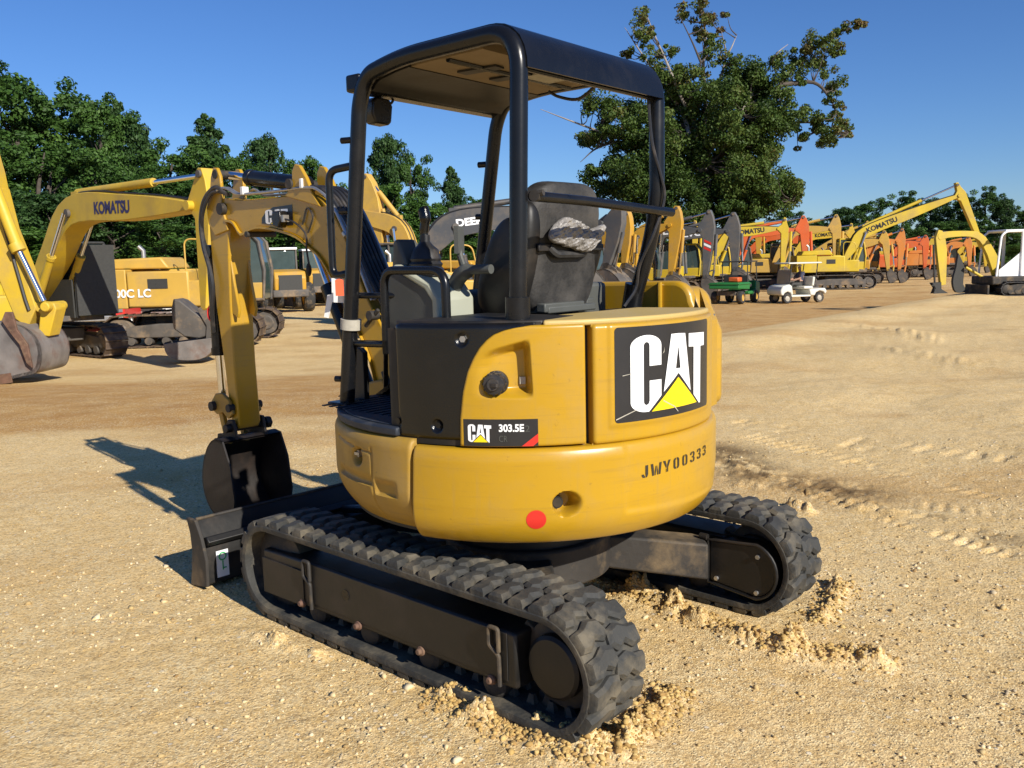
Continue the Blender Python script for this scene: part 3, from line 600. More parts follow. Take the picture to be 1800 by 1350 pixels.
def rrect(x0, y0, x1, y1, rx, ry):
    o = []
    for cx_, cy_, a0 in ((x1-rx, y1-ry, 0), (x0+rx, y1-ry, 90), (x0+rx, y0+ry, 180), (x1-rx, y0+ry, 270)):
        o += [(cx_+rx*math.cos(R(a0+90*i/5)), cy_+ry*math.sin(R(a0+90*i/5))) for i in range(6)]
    return o
dk = lambda off: (lambda a, b: cp(159.9+a*32.6, 1.093+b*.302, RD()+off))
dec = flatpoly([rrect(-.145, -.10, 1.075, 1.12, .03, .05)], dk(.0012), 'decalblack', ed, 'logo_decal', .07)
logo(dk(.0034), dk(.0034), dec, .07)
for P_ in ([(-.14, -.06), (.10, .07), (.10, .08), (-.14, -.045)], [(.33, .13), (.47, .02), (.52, -.06), (.51, -.06), (.46, .015), (.33, .115)], [(-.08, .50), (.0, .52), (.0, .525), (-.08, .51)], [(.32, .74), (.34, .76), (.345, .83), (.335, .77)]): flatpoly([P_], dk(.0048), 'tape', dec, 'scratch')
sd_ = lambda off: (lambda a, b: cp(116.2+a*18.9, .996+b*.104, .868+off))
dec2 = flatpoly([[(0, 0), (1, .0), (1, 1), (0, 1)]], sd_(.0012), 'decalblack', fp, 'model_decal', .07)
s2 = lambda a, b: cp(117.4+a*6.2, 1.012+b*.069, .868+.0032)
logo(s2, s2, dec2, .3)
flatpoly([[(.84, 0), (1, .35), (1, .16), (.93, 0)], ], sd_(.003), 'decalred', dec2, 'red_corner'); flatpoly([[(.78, 0), (1, .46), (1, .30), (.86, 0)]], sd_(.0028), 'decalred', dec2, 'red_corner')
lettering('303.5E', lambda a, b: cp(125.3+a*6.3, 1.052+b*.030, .8715), 'decalwhite', dec2, 'model_lettering', .035)
lettering('2', lambda a, b: cp(131.9+a*1.1, 1.052+b*.024, .8715), 'greyplastic', dec2, 'model_lettering', .0)
lettering('CR', lambda a, b: cp(125.3+a*2.1, 1.014+b*.024, .8715), 'greyplastic', dec2, 'model_lettering', .0)
# black corner cover with its curled-in front edge
def bc_disp(th, z):
    d = .05*(1-sm(93.2, 97.8, th))**2*1.0+.02*(1-sm(1.0, 1.04, z))**2
    for t0, z0_ in ((116.2, 1.403), (108.5, 1.068), (95.4, 1.072)):
        q = math.hypot((th-t0)*.0151, z-z0_); d += .012*(1-sm(.016, .030, q))
    return d
bc = panel('corner_cover', 'plastic', .858, lambda z: 92.8+4.0*(1-math.sqrt(max(0, 1-min(1, max(0, (z-1.40)/.062))**2))), lambda z: archL(z)+1.2, .995, 1.462, .06, .02, 150, 80, bc_disp)
for t0, z0_ in ((116.2, 1.403), (108.5, 1.068), (95.4, 1.072)):
    mb = MB(); p = np.array(cp(t0, z0_, .842)); n_ = np.array(cp(t0, 0, 1)); mb.cyl(p, p+n_*.010, .013, n=6); pt('cover_bolt', mb, 'steel' if t0 > 110 else 'black', bc)
# closing volume of the house and hood
mb = MB(); mb.xy(arc((0, 0), .845, 92.5, 118, 10)+arc((0, 0), .77, 119, 250, 50)+[(-.10, -.60), (-.04, .55)], .99, 1.44); pt('engine_bay', mb, 'blackmatte')
mb = MB(); mb.xy(arc((0, 0), .852, 137, 206, 40)+[(-.44, -.30), (-.44, .38)], 1.444, 1.468); pt('hood_top', mb, 'yellow_pale', bevel=.009, seg=3)
mb = MB(); mb.box(cp(148.5, 1.2, .80), (.03, .03, .46), rz=R(148.5)); pt('door_seal', mb, 'blackmatte')
mb = MB(); mb.xy(arc((0, 0), .835, 95, 137, 14)+[(-.55, .30), (-.06, .30)], 1.441, 1.470); pt('deck_plate', mb, 'blackmatte', bevel=.006)
# right tank cover
E2 = None
mb = MB(); prof = [(.80, .99), (.80, 1.46), (.62, 1.565)]+[(.2, 1.572), (-.36, 1.578)]+[(-.44+.10*math.cos(t)-.0, 1.478+.10*math.sin(t)) for t in np.linspace(math.pi*.5, math.pi*.98, 7)]+[(-.60, 1.36), (-.60, .99)]
mb.xz(prof, -.66, -.60); tc_ = pt('tank_cover', mb, 'yellow', bevel=.022, seg=3)
mb = MB(); mb.xz([(a*.98, b-.03) for a, b in prof], -.845, -.66); pt('outer_shell', mb, 'yellow', tc_, bevel=.05, seg=4)
mb = MB(); mb.tube([(-.37, -.592, 1.45), (-.37, -.592, 1.572)], .012, 8); mb.tube([(.12, -.592, 1.45), (.12, -.592, 1.572)], .012, 8); pt('cover_rib', mb, 'yellow', tc_)
mb = MB(); mb.add([(-.70, -.50, 1.40), (-.55, -.66, 1.54), (-.68, -.60, 1.40), (-.70, -.50, 1.0), (-.68, -.60, 1.0), (-.56, -.67, 1.0)], [(0, 1, 2), (0, 2, 4, 3), (1, 2, 4, 5)]); pt('corner_flange', mb, 'yellow', tc_)
mb = MB(); p = np.array(cp(213., 1.475, .80)); mb.cyl((-.655, -.60, 1.415), (-.665, -.605, 1.415), .010, n=10); pt('flange_bolt', mb, 'steel', tc_)
# ---- canopy
cn = bpy.data.objects.new('canopy', None); COL.objects.link(cn); cn.parent = MX
RL = np.array([-.53, .575, 0]); RRr = np.array([-.475, -.41, 0]); FL = np.array([.395, .585, 0]); FRt = np.array([.49, -.38, 0])
def side(Rp, Fp, base_r, base_f, kr=None):
    top = 2.535; P = [base_r]
    if kr is not None: P += list(kr)
    P += [np.array([Rp[0], Rp[1], top]), np.array([Rp[0]*.3+Fp[0]*.7, Rp[1]*.3+Fp[1]*.7, top]), np.array([Rp[0]*.06+Fp[0]*.94, Fp[1], top-.035]), np.array([Fp[0]+.005, Fp[1], top-.14]), base_f]
    rr = ([.25]*len(kr) if kr is not None else [])+[.155, .16, .07, .08]
    return fillet(P, rr, 8)
tr = .0345
left = side(RL, FL, np.array([-.50, .585, 1.45]), np.array([.555, .615, 1.05]))
right = side(RRr, FRt, np.array([-.32, -.42, 1.44]), np.array([.68, -.38, 1.40]), kr=[np.array([-.478, -.405, 1.86])])
for P in (left, right): mb = MB(); mb.tube(P, tr, 20); pt('canopy_post', mb, 'black', cn)
mb = MB(); mb.cyl((-.50, .585, 1.45), (-.502, .585, 1.555), .048, n=24); pt('post_collar', mb, 'black', cn); mb = MB(); mb.cyl((-.32, -.42, 1.44), (-.347, -.418, 1.57), .048, n=24); pt('post_collar', mb, 'black', cn)
mb = MB(); mb.box((.555, .615, 1.058), (.14, .12, .015)); pt('post_foot', mb, 'black', cn, bevel=.004)
# roof sheet follows the tubes
def prof_at(P, side_):
    q = [p for p in P if p[2] > 2.385]; return q
def resample(P, n):
    P = np.array(P); d = np.concatenate([[0], np.cumsum(np.linalg.norm(np.diff(P, axis=0), axis=1))]); t = np.linspace(0, d[-1], n); return np.stack([np.interp(t, d, P[:, i]) for i in range(3)], -1)
def cutrear(P):  # from rear z=2.37 upwards to the front kink
    P = np.array(P); i0 = 0
    out = []; n = len(P)
    for i in range(n-1):
        a, b = P[i], P[i+1]
        if a[2] < 2.39 <= b[2] and a[0] < 0: out.append(a+(b-a)*(2.39-a[2])/(b[2]-a[2]))
        if b[2] > 2.39: out.append(b)
        if b[0] > .3 and b[2] < 2.47: break
    return resample(out, 30)
A_ = cutrear(left); B_ = cutrear(right)
def offs(P, d):
    o = []
    for i in range(len(P)):
        t = P[min(i+1, len(P)-1)]-P[max(i-1, 0)]; n = nrm((-t[2], 0, t[0])); o.append(P[i]+n*d)
    return np.array(o)
def sheet(d0, d1, ins=.0, nm='roof_sheet', m='black', sl=slice(None)):
    mb = MB(); a0, b0, a1, b1 = offs(A_, d0)[sl], offs(B_, d0)[sl], offs(A_, d1)[sl], offs(B_, d1)[sl]
    def rows(a, b): return [[a[i]+(b[i]-a[i])*(ins+(1-2*ins)*k/8) for k in range(9)] for i in range(len(a))]
    g0, g1 = rows(a0, b0), rows(a1, b1); loop = [[*g0[i], *g1[i][::-1], g0[i][0]] for i in range(len(g0))]; mb.grid(loop)
    m_ = len(g0[0]); 
    for i in (0, len(g0)-1): mb.add([*g0[i], *g1[i][::-1]], [tuple(range(2*m_))])
    return pt(nm, mb, m, cn, ang=40)
sheet(.033, .041, .004); sheet(-.030, .034, .045, 'roof_liner', 'liner_bounce', slice(9, 22)); sheet(-.034, .030, .03, 'liner_border', 'blackmatte', slice(21, 30))
mb = MB()
for t in (.42, .47):
    i = 7
for i, wd in ((15, .035), ):
    a, b = A_[i], B_[i]; mb.tube([a+(b-a)*.06-(0, 0, .034), a+(b-a)*.94-(0, 0, .034)], .012, 8)
pt('roof_crossbar', mb, 'black', cn)
for u_ in (.30, .52): a, b = A_[13], B_[13]; q = a+(b-a)*u_; mb = MB(); mb.box(q+(.10, .0, -.036), (.20, .065, .008), rz=.15); pt('roof_strap', mb, 'blackmatte', cn)
mb = MB(); q = A_[13]*.35+B_[13]*.65; mb.box(q-(0, 0, .037), (.16, .2, .006)); sq = pt('warning_sticker', mb, 'tape', cn)
mb = MB(); fl = FL+(.0, 0.03, 2.472); fr_ = FRt+(.0, -.03, 2.472); mb.box((fl+fr_)/2+(.015, 0, .0), (.085, np.linalg.norm(fl-fr_)+.0, .075), rz=math.atan2((fl-fr_)[1], (fl-fr_)[0])-math.pi/2); pt('front_header', mb, 'black', cn, bevel=.012)
mb = MB(); mb.box((RL+RRr)/2+(0.0, 0, 2.402), (.022, np.linalg.norm(RL-RRr)-.05, .03), rz=math.atan2((RL-RRr)[1], (RL-RRr)[0])-math.pi/2); pt('rear_header', mb, 'black', cn, bevel=.006)
# rear guard bar
mb = MB(); bz = 1.925; mb.tube([(-.545, .54, 1.932), (-.53, .20, 1.925), (-.515, -.47, 1.895)], .020, 16); gb = pt('guard_bar', mb, 'black', cn)
mb = MB(); mb.cyl((-.56, .545, 1.933), (-.555, .525, 1.932), .022, n=16); mb.cyl((-.57, .53, 1.94), (-.59, .525, 1.943), .013, n=6); pt('bar_bolt', mb, 'mud_steel', gb)
# studs on the posts, cable on the right post
for z in (1.93, 2.235): mb = MB(); x = np.interp(z, [1.05, 2.387], [.555, .40]); mb.cyl((x, .60, z), (x+.07, .625, z), .014, n=10); pt('post_stud', mb, 'black', cn)
mb = MB(); mb.cyl((.54, .615, 1.17), (.60, .64, 1.17), .014, n=10); pt('post_stud', mb, 'black', cn)
for z in (1.93, 2.2): mb = MB(); mb.cyl((.57-(z-1.9)*.1, -.38, z), (.64-(z-1.9)*.1, -.36, z), .016, n=10); pt('post_stud', mb, 'black', cn)
mb = MB(); mb.tube(spline([(-.47, -.35, 2.39), (-.49, -.35, 2.20), (-.515, -.385, 2.05), (-.52, -.40, 1.95), (-.49, -.36, 1.80), (-.42, -.35, 1.66), (-.39, -.36, 1.55), (-.38, -.28, 1.47)], 6), .007, 6); pt('cable', mb, 'rubberseal', cn)
mb = MB(); mb.tube(spline([(.05, -.28, 2.49), (-.0, -.30, 2.46), (-.1, -.32, 2.44), (-.2, -.33, 2.49)], 6), .008, 6); pt('cable', mb, 'rubberseal', cn)
# work light hanging under the roof front
LQ = ony(675, 186, .50); mb = MB(); c = np.array([.42, .50, 2.345]); c = ony(673, 193, .44)
mb.prism([(-.055, .035), (-.03, .055), (.045, .05), (.06, .02), (.05, -.05), (.035, -.065), (-.04, -.06), (-.06, -.02)], 0, .07, lambda a, b, t: (c[0]+t, c[1]-a, c[2]+b)); wl = pt('work_light', mb, 'plastic', cn, bevel=.008)
mb = MB(); mb.cyl(c+(.03, 0, .04), c+(.03, 0, .15), .016, n=10); mb.box(c+(.03, 0, .075), (.05, .07, .02)); pt('light_bracket', mb, 'black', wl)
mb = MB(); mb.tube(spline([c+(.03, -.04, .02), c+(.03, -.085, .05), c+(.03, -.09, .10), c+(.03, -.05, .13)], 5), .006, 6); pt('cable', mb, 'rubberseal', wl)
# ---- hand rails
def rail(pts, r=.016, nm='hand_rail', rad=.06): mb = MB(); mb.tube(fillet(pts, rad, 6), r, 14); return pt(nm, mb, 'black')
rail([(.44, .605, 2.125), (.60, .62, 2.115), (.60, .625, 1.64), (.505, .61, 1.655)], .017, rad=.055)
rail([(.27, .60, 1.30), (.27, .60, 1.665), (-.12, .60, 1.66), (-.12, .60, 1.43)], .019, rad=.075)
rail([(.54, .60, 1.335), (.27, .60, 1.342)], .016); rail([(.52, .59, 1.553), (.15, .45, 1.55)], .014)
rail([(.27, .60, 1.36), (.27, .60, 1.30)], .019)
mb = MB(); mb.cyl((.512, .606, 1.40), (.507, .6055, 1.447), .0475, n=24); tp = pt('tape_wrap', mb, 'tape', cn)
# ---- seat
st = bpy.data.objects.new('seat', None); COL.objects.link(st); st.parent = MX
def pillow(c, d, rz=0, ry=0, e=.35, n=20, bulge=None):
    """superellipsoid block"""
    mb = MB(); c = np.array(c); Mx = Matrix.Rotation(rz, 3, 'Z') @ Matrix.Rotation(ry, 3, 'Y'); P = []
    sg = lambda v, p: math.copysign(abs(v)**p, v)
    for i in range(n+1):
        ph = -math.pi/2+math.pi*i/n; row = []
        for j in range(2*n+1):
            t = 2*math.pi*j/(2*n); v = [sg(math.cos(ph), e)*sg(math.cos(t), e), sg(math.cos(ph), e)*sg(math.sin(t), e), sg(math.sin(ph), e)]
            if bulge: v = bulge(v)
            row.append(tuple(c+np.array(Mx @ Vector((v[0]*d[0]/2, v[1]*d[1]/2, v[2]*d[2]/2)))))
        P.append(row)
    mb.grid(P); return mb
SX = -.20
def bk(v): 
    z = v[2]; wdt = 1-.10*max(0, z)**3-.22*max(0, -z)**3-.05*(1-min(1, abs(z-.25)*4))
    return [v[0]-.25*(v[1]**2)*-1, v[1]*wdt, z]
sb = pt('seat_back', pillow((SX, -.035, 1.735), (.13, .50, .60), ry=R(-7), e=.42, n=26, bulge=bk), 'seat', st, ang=60)
pt('seat_cushion', pillow((SX+.28, -.03, 1.50), (.50, .50, .13), e=.4), 'seat', st, ang=60)
for sy in (.215, -.26): pt('seat_bolster', pillow((SX+.10, sy, 1.655), (.24, .11, .46), ry=R(-24), e=.7), 'blackmatte', st, ang=60)
for sy in (.20,): pt('seat_wing', pillow((SX+.03, sy, 1.70), (.16, .12, .50), ry=R(-12), e=.75), 'blackmatte', st, ang=60)
mb = MB(); mb.box((SX+.10, -.03, 1.475), (.36, .34, .03)); mb.box((SX-.05, .02, 1.485), (.05, .28, .04)); mb.box((SX+.05, -.25, 1.485), (.12, .06, .05)); pt('seat_base', mb, 'greyplastic', st, bevel=.006)
mb = MB(); mb.box((SX-.072, -.035, 1.745), (.012, .46, .03)); pt('seat_strap', mb, 'blackmatte', st, bevel=.003)
mb = MB(); mb.tube(fillet([(SX-.07, .12, 1.745), (SX-.082, .09, 1.715), (SX-.082, -.10, 1.715), (SX-.07, -.14, 1.745)], .04), .018, 8); pt('seat_pocket', mb, 'seat', st)
# ---- console with joystick
co = bpy.data.objects.new('console', None); COL.objects.link(co); co.parent = MX
cA = ony(750, 500, .42)
mb = MB(); cx0 = cA[0]
prof = [(cx0-.17, 1.30), (cx0-.17, 1.55), (cx0-.12, 1.60), (cx0+.10, 1.68), (cx0+.16, 1.66), (cx0+.17, 1.30)]
mb.xz(prof, .32, .52); pt('console_box', mb, 'greyplastic', co, bevel=.025, seg=3)
mb = MB(); mb.xz([(cx0-.185, 1.30), (cx0-.185, 1.54), (cx0-.13, 1.605), (cx0+.09, 1.69), (cx0+.12, 1.675), (cx0-.10, 1.58), (cx0-.145, 1.53), (cx0-.145, 1.30)], .31, .528); pt('console_trim', mb, 'khaki', co, bevel=.01)
jp = np.array([cx0-.0, .42, 1.665])
mb = MB()
for i, (r_, h_) in enumerate(((.075, 0), (.068, .02), (.07, .03), (.062, .045), (.055, .075), (.03, .10), (.022, .115))): pass
mb.lathe([(0, -.03), (.078, -.03), (.080, .0), (.070, .01), (.076, .022), (.066, .034), (.071, .045), (.066, .055), (.058, .085), (.035, .105), (.022, .12), (.022, .15), (0, .15)], jp, (.0, 0, 1), 28); js = pt('joystick_boot', mb, 'rubberseal', co)
mb = MB(); mb.tube(spline([jp+(.0, 0, .12), jp+(.004, 0, .17), jp+(-.006, 0, .215), jp+(-.0, 0, .25), jp+(.008, 0, .262)], 5), [.018]*5+[.021]*5+[.026]*5+[.026]*5+[.012], 14); pt('joystick_grip', mb, 'plastic', js)
mb = MB(); mb.xz([(cx0+.06, 1.68), (cx0+.12, 1.80), (cx0+.15, 1.80), (cx0+.17, 1.66)], .36, .48); pt('display_housing', mb, 'greyplastic', co, bevel=.015)
mb = MB(); mb.tube(spline([(-.16, .37, 1.66), (-.03, .38, 1.655), (.04, .38, 1.61), (.08, .38, 1.53)], 5), [.02]*5+[.034]*5+[.034]*5+[.03], 12); pt('arm_rest', mb, 'greyplastic', co)
mb = MB(); mb.tube(spline([(.10, .30, 1.82), (.09, .31, 1.74), (.05, .32, 1.66)], 5), .012, 8); mb.box((.09, .31, 1.79), (.02, .07, .12), rz=.4); pt('lock_lever', mb, 'greyplastic', co)
mb = MB(); mb.box((.1, .1, 1.24), (.42, .6, .36)); pt('seat_box', mb, 'blackmatte', bevel=.02)
mb = MB(); mb.box((.05, -.38, 1.50), (.4, .16, .16)); pt('right_console', mb, 'greyplastic', bevel=.02)
for dy in (-.05, .05): mb = MB(); mb.tube([(.62, .28+dy, 1.06), (.60, .28+dy, 1.35)], .012, 8); mb.box((.60, .28+dy, 1.08), (.12, .06, .02), ry=.5); pt('travel_lever', mb, 'black')
mb = MB(); mb.xz([(.58, 1.05), (.58, 1.28), (.61, 1.30), (.64, 1.30), (.66, 1.18), (.74, 1.08), (.80, 1.05)], .46, .49); pt('floor_bracket', mb, 'blackmatte', bevel=.004)
# ================================================================== front: swing post, boom, stick, bucket
YW = R(1); cW, sW = math.cos(YW), math.sin(YW); BO = np.array([.6, -.06, 0.])
def bf(a, z, t=0): return (BO[0]+a*cW-t*sW, BO[1]+a*sW+t*cW, z)
def bprism(mb, poly, t0, t1): return mb.prism(poly, t0, t1, lambda a, b, t: bf(a, b, t))
mb = MB(); bprism(mb, [(.05, .66), (.30, .62), (.52, .72), (.56, .90), (.50, 1.05), (.36, 1.08), (.26, .98), (.05, .95)], -.13, .13); mb.cyl(bf(.25, .60), bf(.25, 1.06), .12, n=24); pt('swing_post', mb, 'yellow_dusty', bevel=.012)
bot = [(1.87, 1.995), (1.78, 1.975), (1.70, 1.90), (1.60, 1.925), (1.48, 1.935), (1.28, 1.905), (1.12, 1.865), (1.0, 1.80), (.89, 1.73), (.75, 1.56), (.61, 1.36), (.50, 1.17), (.44, .95)]
top = [(.30, .98), (.33, 1.2), (.40, 1.36), (.53, 1.53), (.68, 1.84), (.80, 2.0), (.89, 2.075), (1.0, 2.10), (1.3, 2.105), (1.7, 2.112), (1.87, 2.135), (1.93, 2.12), (1.95, 2.06), (1.92, 2.01)]
bs_ = [tuple(p) for p in spline(bot, 3)]; tp_ = [tuple(p) for p in spline(top, 3)]
mb = MB(); bprism(mb, bs_+tp_, -.08, .08); bm_ = pt('boom', mb, 'yellow', bevel=.008)
mb = MB(); mb.grid([[bf(a, b+.004, -.098) for a, b in bs_], [bf(a, b+.004, .098) for a, b in bs_], [bf(a, b-.010, .098) for a, b in bs_], [bf(a, b-.010, -.098) for a, b in bs_]], wrap=True)
pt('boom_flange', mb, 'yellow', bm_)
for t in (.088, -.088):
    mb = MB(); bprism(mb, [(.86, 2.02), (.93, 2.10), (.98, 2.19), (1.04, 2.265), (1.085, 2.275), (1.115, 2.235), (1.12, 2.16), (1.20, 2.10)], t-.012, t+.012); pt('cylinder_bracket', mb, 'yellow', bm_, bevel=.006)
for a_, z_, t_, r_ in ((1.135, 2.165, .115, .030), (1.89, 2.065, .115, .038), (1.62, 1.895, .105, .018)):
    mb = MB(); mb.cyl(bf(a_, z_, -t_), bf(a_, z_, t_), r_, n=18); pt('boom_pin', mb, 'mud_steel', bm_)
mb = MB(); mb.lathe([(0, -.045), (.045, -.045), (.045, .045), (0, .045)], bf(1.145, 2.172), (-sW, cW, 0)); mb.cyl(bf(1.15, 2.172), bf(1.70, 2.250), .046, n=28); mb.cyl(bf(1.66, 2.244), bf(1.71, 2.251), .051, n=28); mb.cyl(bf(1.18, 2.176), bf(1.22, 2.182), .052, n=28); sc_ = pt('stick_cylinder', mb, 'black', bevel=.004)
mb = MB(); mb.cyl(bf(1.71, 2.251), bf(1.95, 2.285), .024, n=20); pt('cylinder_rod', mb, 'chrome', sc_)
stk_low = [(1.88, 2.02), (1.97, 2.12), (2.05, 2.14), (2.085, 2.05), (2.08, 1.75), (2.065, 1.44), (2.01, 1.04), (1.975, .68), (1.95, .635), (1.90, .63), (1.875, .67), (1.89, 1.08), (1.885, 1.45), (1.87, 1.75), (1.85, 1.93)]
mb = MB(); bprism(mb, stk_low, -.082, .082); sk = pt('stick', mb, 'yellow', bevel=.012)
for t in (.082, -.082):
    mb = MB(); bprism(mb, [(1.84, 1.93), (1.90, 2.08), (1.89, 2.17), (1.895, 2.27), (1.925, 2.325), (1.97, 2.33), (2.005, 2.27), (2.03, 2.17), (2.08, 2.08), (2.07, 1.98), (2.0, 1.9)], t-.012, t+.012); pt('stick_ear', mb, 'yellow', sk, bevel=.006)
mb = MB(); mb.cyl(bf(1.945, 2.285, -.10), bf(1.945, 2.285, .10), .028, n=16); pt('stick_pin', mb, 'mud_steel', sk)
for t in (.062, -.062):
    mb = MB(); bprism(mb, [(1.87, 1.74), (1.85, 1.60), (1.81, 1.42), (1.83, 1.37), (1.89, 1.40), (1.90, 1.7)], t-.010, t+.010); pt('thumb_bracket', mb, 'yellow', sk, bevel=.005)
mb = MB(); mb.cyl(bf(2.145, 1.78, .03), bf(2.155, 1.12, .03), .044, n=22); mb.cyl(bf(2.155, 1.16, .03), bf(2.155, 1.11, .03), .050, n=22); mb.cyl(bf(2.14, 1.80, -.02), bf(2.14, 1.80, .08), .046); bcy = pt('bucket_cylinder', mb, 'black')
mb = MB(); mb.cyl(bf(2.155, 1.12, .03), bf(2.145, .80, .03), .026, n=18); pt('cylinder_rod', mb, 'chrome', bcy)
mb = MB(); mb.tube(spline([bf(2.16, 1.46, .05), bf(2.20, 1.42, .06), bf(2.20, 1.36, .06), bf(2.16, 1.33, .05)], 5), .008, 8); pt('red_clip', mb, 'redknob', bcy)
for t in (.10, -.10):
    mb = MB(); bprism(mb, [(1.90, .74), (1.94, .83), (2.02, .87), (2.10, .86), (2.16, .80), (2.16, .75), (2.10, .72), (2.02, .74), (1.96, .70)], t-.012, t+.012); pt('bucket_link', mb, 'yellow_dusty', bevel=.006)
for a_, z_, t_, r_ in ((2.12, .775, .14, .032), (1.935, .775, .125, .027)): mb = MB(); mb.cyl(bf(a_, z_, -t_), bf(a_, z_, t_), r_, n=16); pt('link_pin', mb, 'mud_steel')
for t in (.05, -.08): mb = MB(); bprism(mb, [(2.10, .78), (2.15, .78), (2.07, .52), (2.02, .52)], t, t+.03); pt('link_bar', mb, 'yellow_dusty', bevel=.005)
bk_ = [(1.86, .575), (1.95, .585), (2.03, .54), (2.09, .46), (2.13, .36), (2.14, .25), (2.10, .14), (2.02, .07), (1.92, .05)]
shell = [tuple(p) for p in spline(bk_, 4)]; BW = .225
mb = MB(); inn = [((a-(a-2.0)*.05), b-(b-.3)*.05) for a, b in shell]
mb.grid([[bf(a, b, t) for a, b in shell] for t in np.linspace(-BW, BW, 5)]+[[bf(a, b, t) for a, b in inn] for t in np.linspace(BW, -BW, 5)], wrap=True)
bkt = pt('bucket', mb, 'bucket')
for t in (BW-.012, -BW): mb = MB(); bprism(mb, shell+[(1.80, .05), (1.76, .20), (1.79, .42)], t, t+.012); pt('bucket_side', mb, 'bucket', bkt)
mb = MB(); mb.add([bf(1.95, .062, BW+.01), bf(1.95, .062, -BW-.01), bf(1.80, .03, -BW-.01), bf(1.80, .03, BW+.01), bf(1.95, .04, BW+.01), bf(1.95, .04, -BW-.01), bf(1.80, .02, -BW-.01), bf(1.80, .02, BW+.01)], [(0, 1, 2, 3), (4, 5, 6, 7), (0, 1, 5, 4), (1, 2, 6, 5), (2, 3, 7, 6), (3, 0, 4, 7)]); pt('cutting_edge', mb, 'bucket', bkt)
for t in (-.12, .10): mb = MB(); bprism(mb, [(1.86, .57), (1.89, .70), (1.95, .70), (2.02, .60), (2.09, .59), (2.12, .50), (2.0, .57)], t, t+.02); pt('bucket_hinge', mb, 'bucket', bkt, bevel=.004)
for a_, z_, t_, r_ in ((1.925, .645, .16, .028), (2.07, .54, .15, .026)): mb = MB(); mb.cyl(bf(a_, z_, -t_), bf(a_, z_, t_), r_, n=16); mb.cyl(bf(a_, z_, -t_-.02), bf(a_, z_, -t_+.02), r_*1.5, n=6); pt('bucket_pin', mb, 'bucket', bkt, bevel=.003)
# boom cylinder and hoses
mb = MB(); mb.cyl(bf(.57, .86, 0), bf(.94, 1.56, 0), .046, n=24); mb.cyl(bf(.90, 1.48, 0), bf(.95, 1.575, 0), .052, n=24); mb.lathe([(0, -.06), (.046, -.06), (.046, .06), (0, .06)], bf(.56, .85), (-sW, cW, 0)); bc2 = pt('boom_cylinder', mb, 'black')
mb = MB(); mb.cyl(bf(.95, 1.575, 0), bf(1.06, 1.79, 0), .026, n=18); pt('cylinder_rod', mb, 'chrome', bc2)
hs = bpy.data.objects.new('hose_bundle', None); COL.objects.link(hs); hs.parent = MX
for k, t in enumerate((-.07, -.042, -.014, .014, .042, .068)):
    mb = MB(); j = random.uniform(-.008, .008)
    mb.tube(spline([bf(.12, 1.05+j, t*.8), bf(.23, 1.22, t), bf(.36, 1.42+j, t), bf(.52, 1.66, t), bf(.66, 1.90+j, t), bf(.78, 2.06, t*1.1), bf(.90, 2.13, t*1.2), bf(1.06, 2.14, t*1.3)], 6), .0115, 8); pt('hose', mb, 'rubberseal', hs)
for t in (.098, -.098, .076):
    mb = MB(); mb.tube(spline([bf(.45, 1.50, t), bf(.62, 1.82, t), bf(.76, 2.03, t), bf(.88, 2.115, t), bf(1.0, 2.135, t), bf(1.3, 2.135, t), bf(1.62, 2.14, t), bf(1.72, 2.15, t), bf(1.82, 2.19, t*1.1), bf(1.90, 2.18, t*1.2)], 6), .009, 8); pt('steel_pipe', mb, 'steel', hs)
mb = MB(); mb.tube(spline([bf(1.80, 2.15, .11), bf(1.92, 2.20, .115), bf(2.05, 2.13, .12), bf(2.13, 2.0, .11), bf(2.12, 1.84, .11), bf(2.05, 1.68, .115), bf(2.03, 1.56, .115), bf(2.07, 1.42, .11), bf(2.12, 1.27, .08)], 6), .015, 10); pt('hose', mb, 'rubberseal', hs)
mb = MB(); mb.tube(spline([bf(1.80, 2.15, .09), bf(1.95, 2.17, .12), bf(2.08, 2.05, .12), bf(2.15, 1.9, .09), bf(2.14, 1.78, .06)], 6), .011, 10); pt('hose', mb, 'rubberseal', hs)
for c_, d_, e_ in ((bf(1.63, 2.16, .09), (.03, .045, .05), 0), (bf(1.02, 2.16, .09), (.025, .045, .055), 0), (bf(.65, 1.86, .03), (.03, .17, .02), -.9)): mb = MB(); mb.box(c_, d_, rz=YW, ry=e_); pt('hose_clamp', mb, 'white' if e_ == 0 else 'steel', hs, bevel=.004)
for P_, r_ in (([bf(.35, 1.12, .12), bf(.30, 1.0, .13), bf(.34, .88, .13), bf(.4, .8, .1)], .018), ([bf(.28, 1.3, .11), bf(.18, 1.15, .13), bf(.15, 1.0, .12)], .014)): mb = MB(); mb.tube(spline(P_, 5), r_, 8); pt('hose', mb, 'rubberseal', hs)
mb = MB(); mb.cyl(bf(.42, 1.42, .09), bf(.42, 1.42, .15), .026, n=12); mb.tube([bf(.37, 1.45, .125), bf(.48, 1.36, .125)], .011, 6); pt('pipe_fitting', mb, 'mud_steel', hs)
mb = MB(); mb.prism([(-.055, .05), (.035, .05), (.05, .0), (.035, -.045), (-.03, -.06), (-.06, -.02)], .09, .15, lambda a, b, t: bf(1.235+a*.8, 1.97+b*.9, t)); bwl = pt('work_light', mb, 'plastic', bm_, bevel=.008)
mb = MB(); mb.box(bf(1.19, 1.97, .12), (.05, .04, .04), rz=YW); pt('light_plug', mb, 'steel', bwl)
mb = MB(); mb.tube(spline([bf(1.18, 1.97, .13), bf(1.09, 1.94, .11), bf(1.01, 1.87, .10), bf(1.01, 1.78, .10), bf(.99, 1.68, .10)], 5), .006, 6); pt('cable', mb, 'rubberseal', bwl)
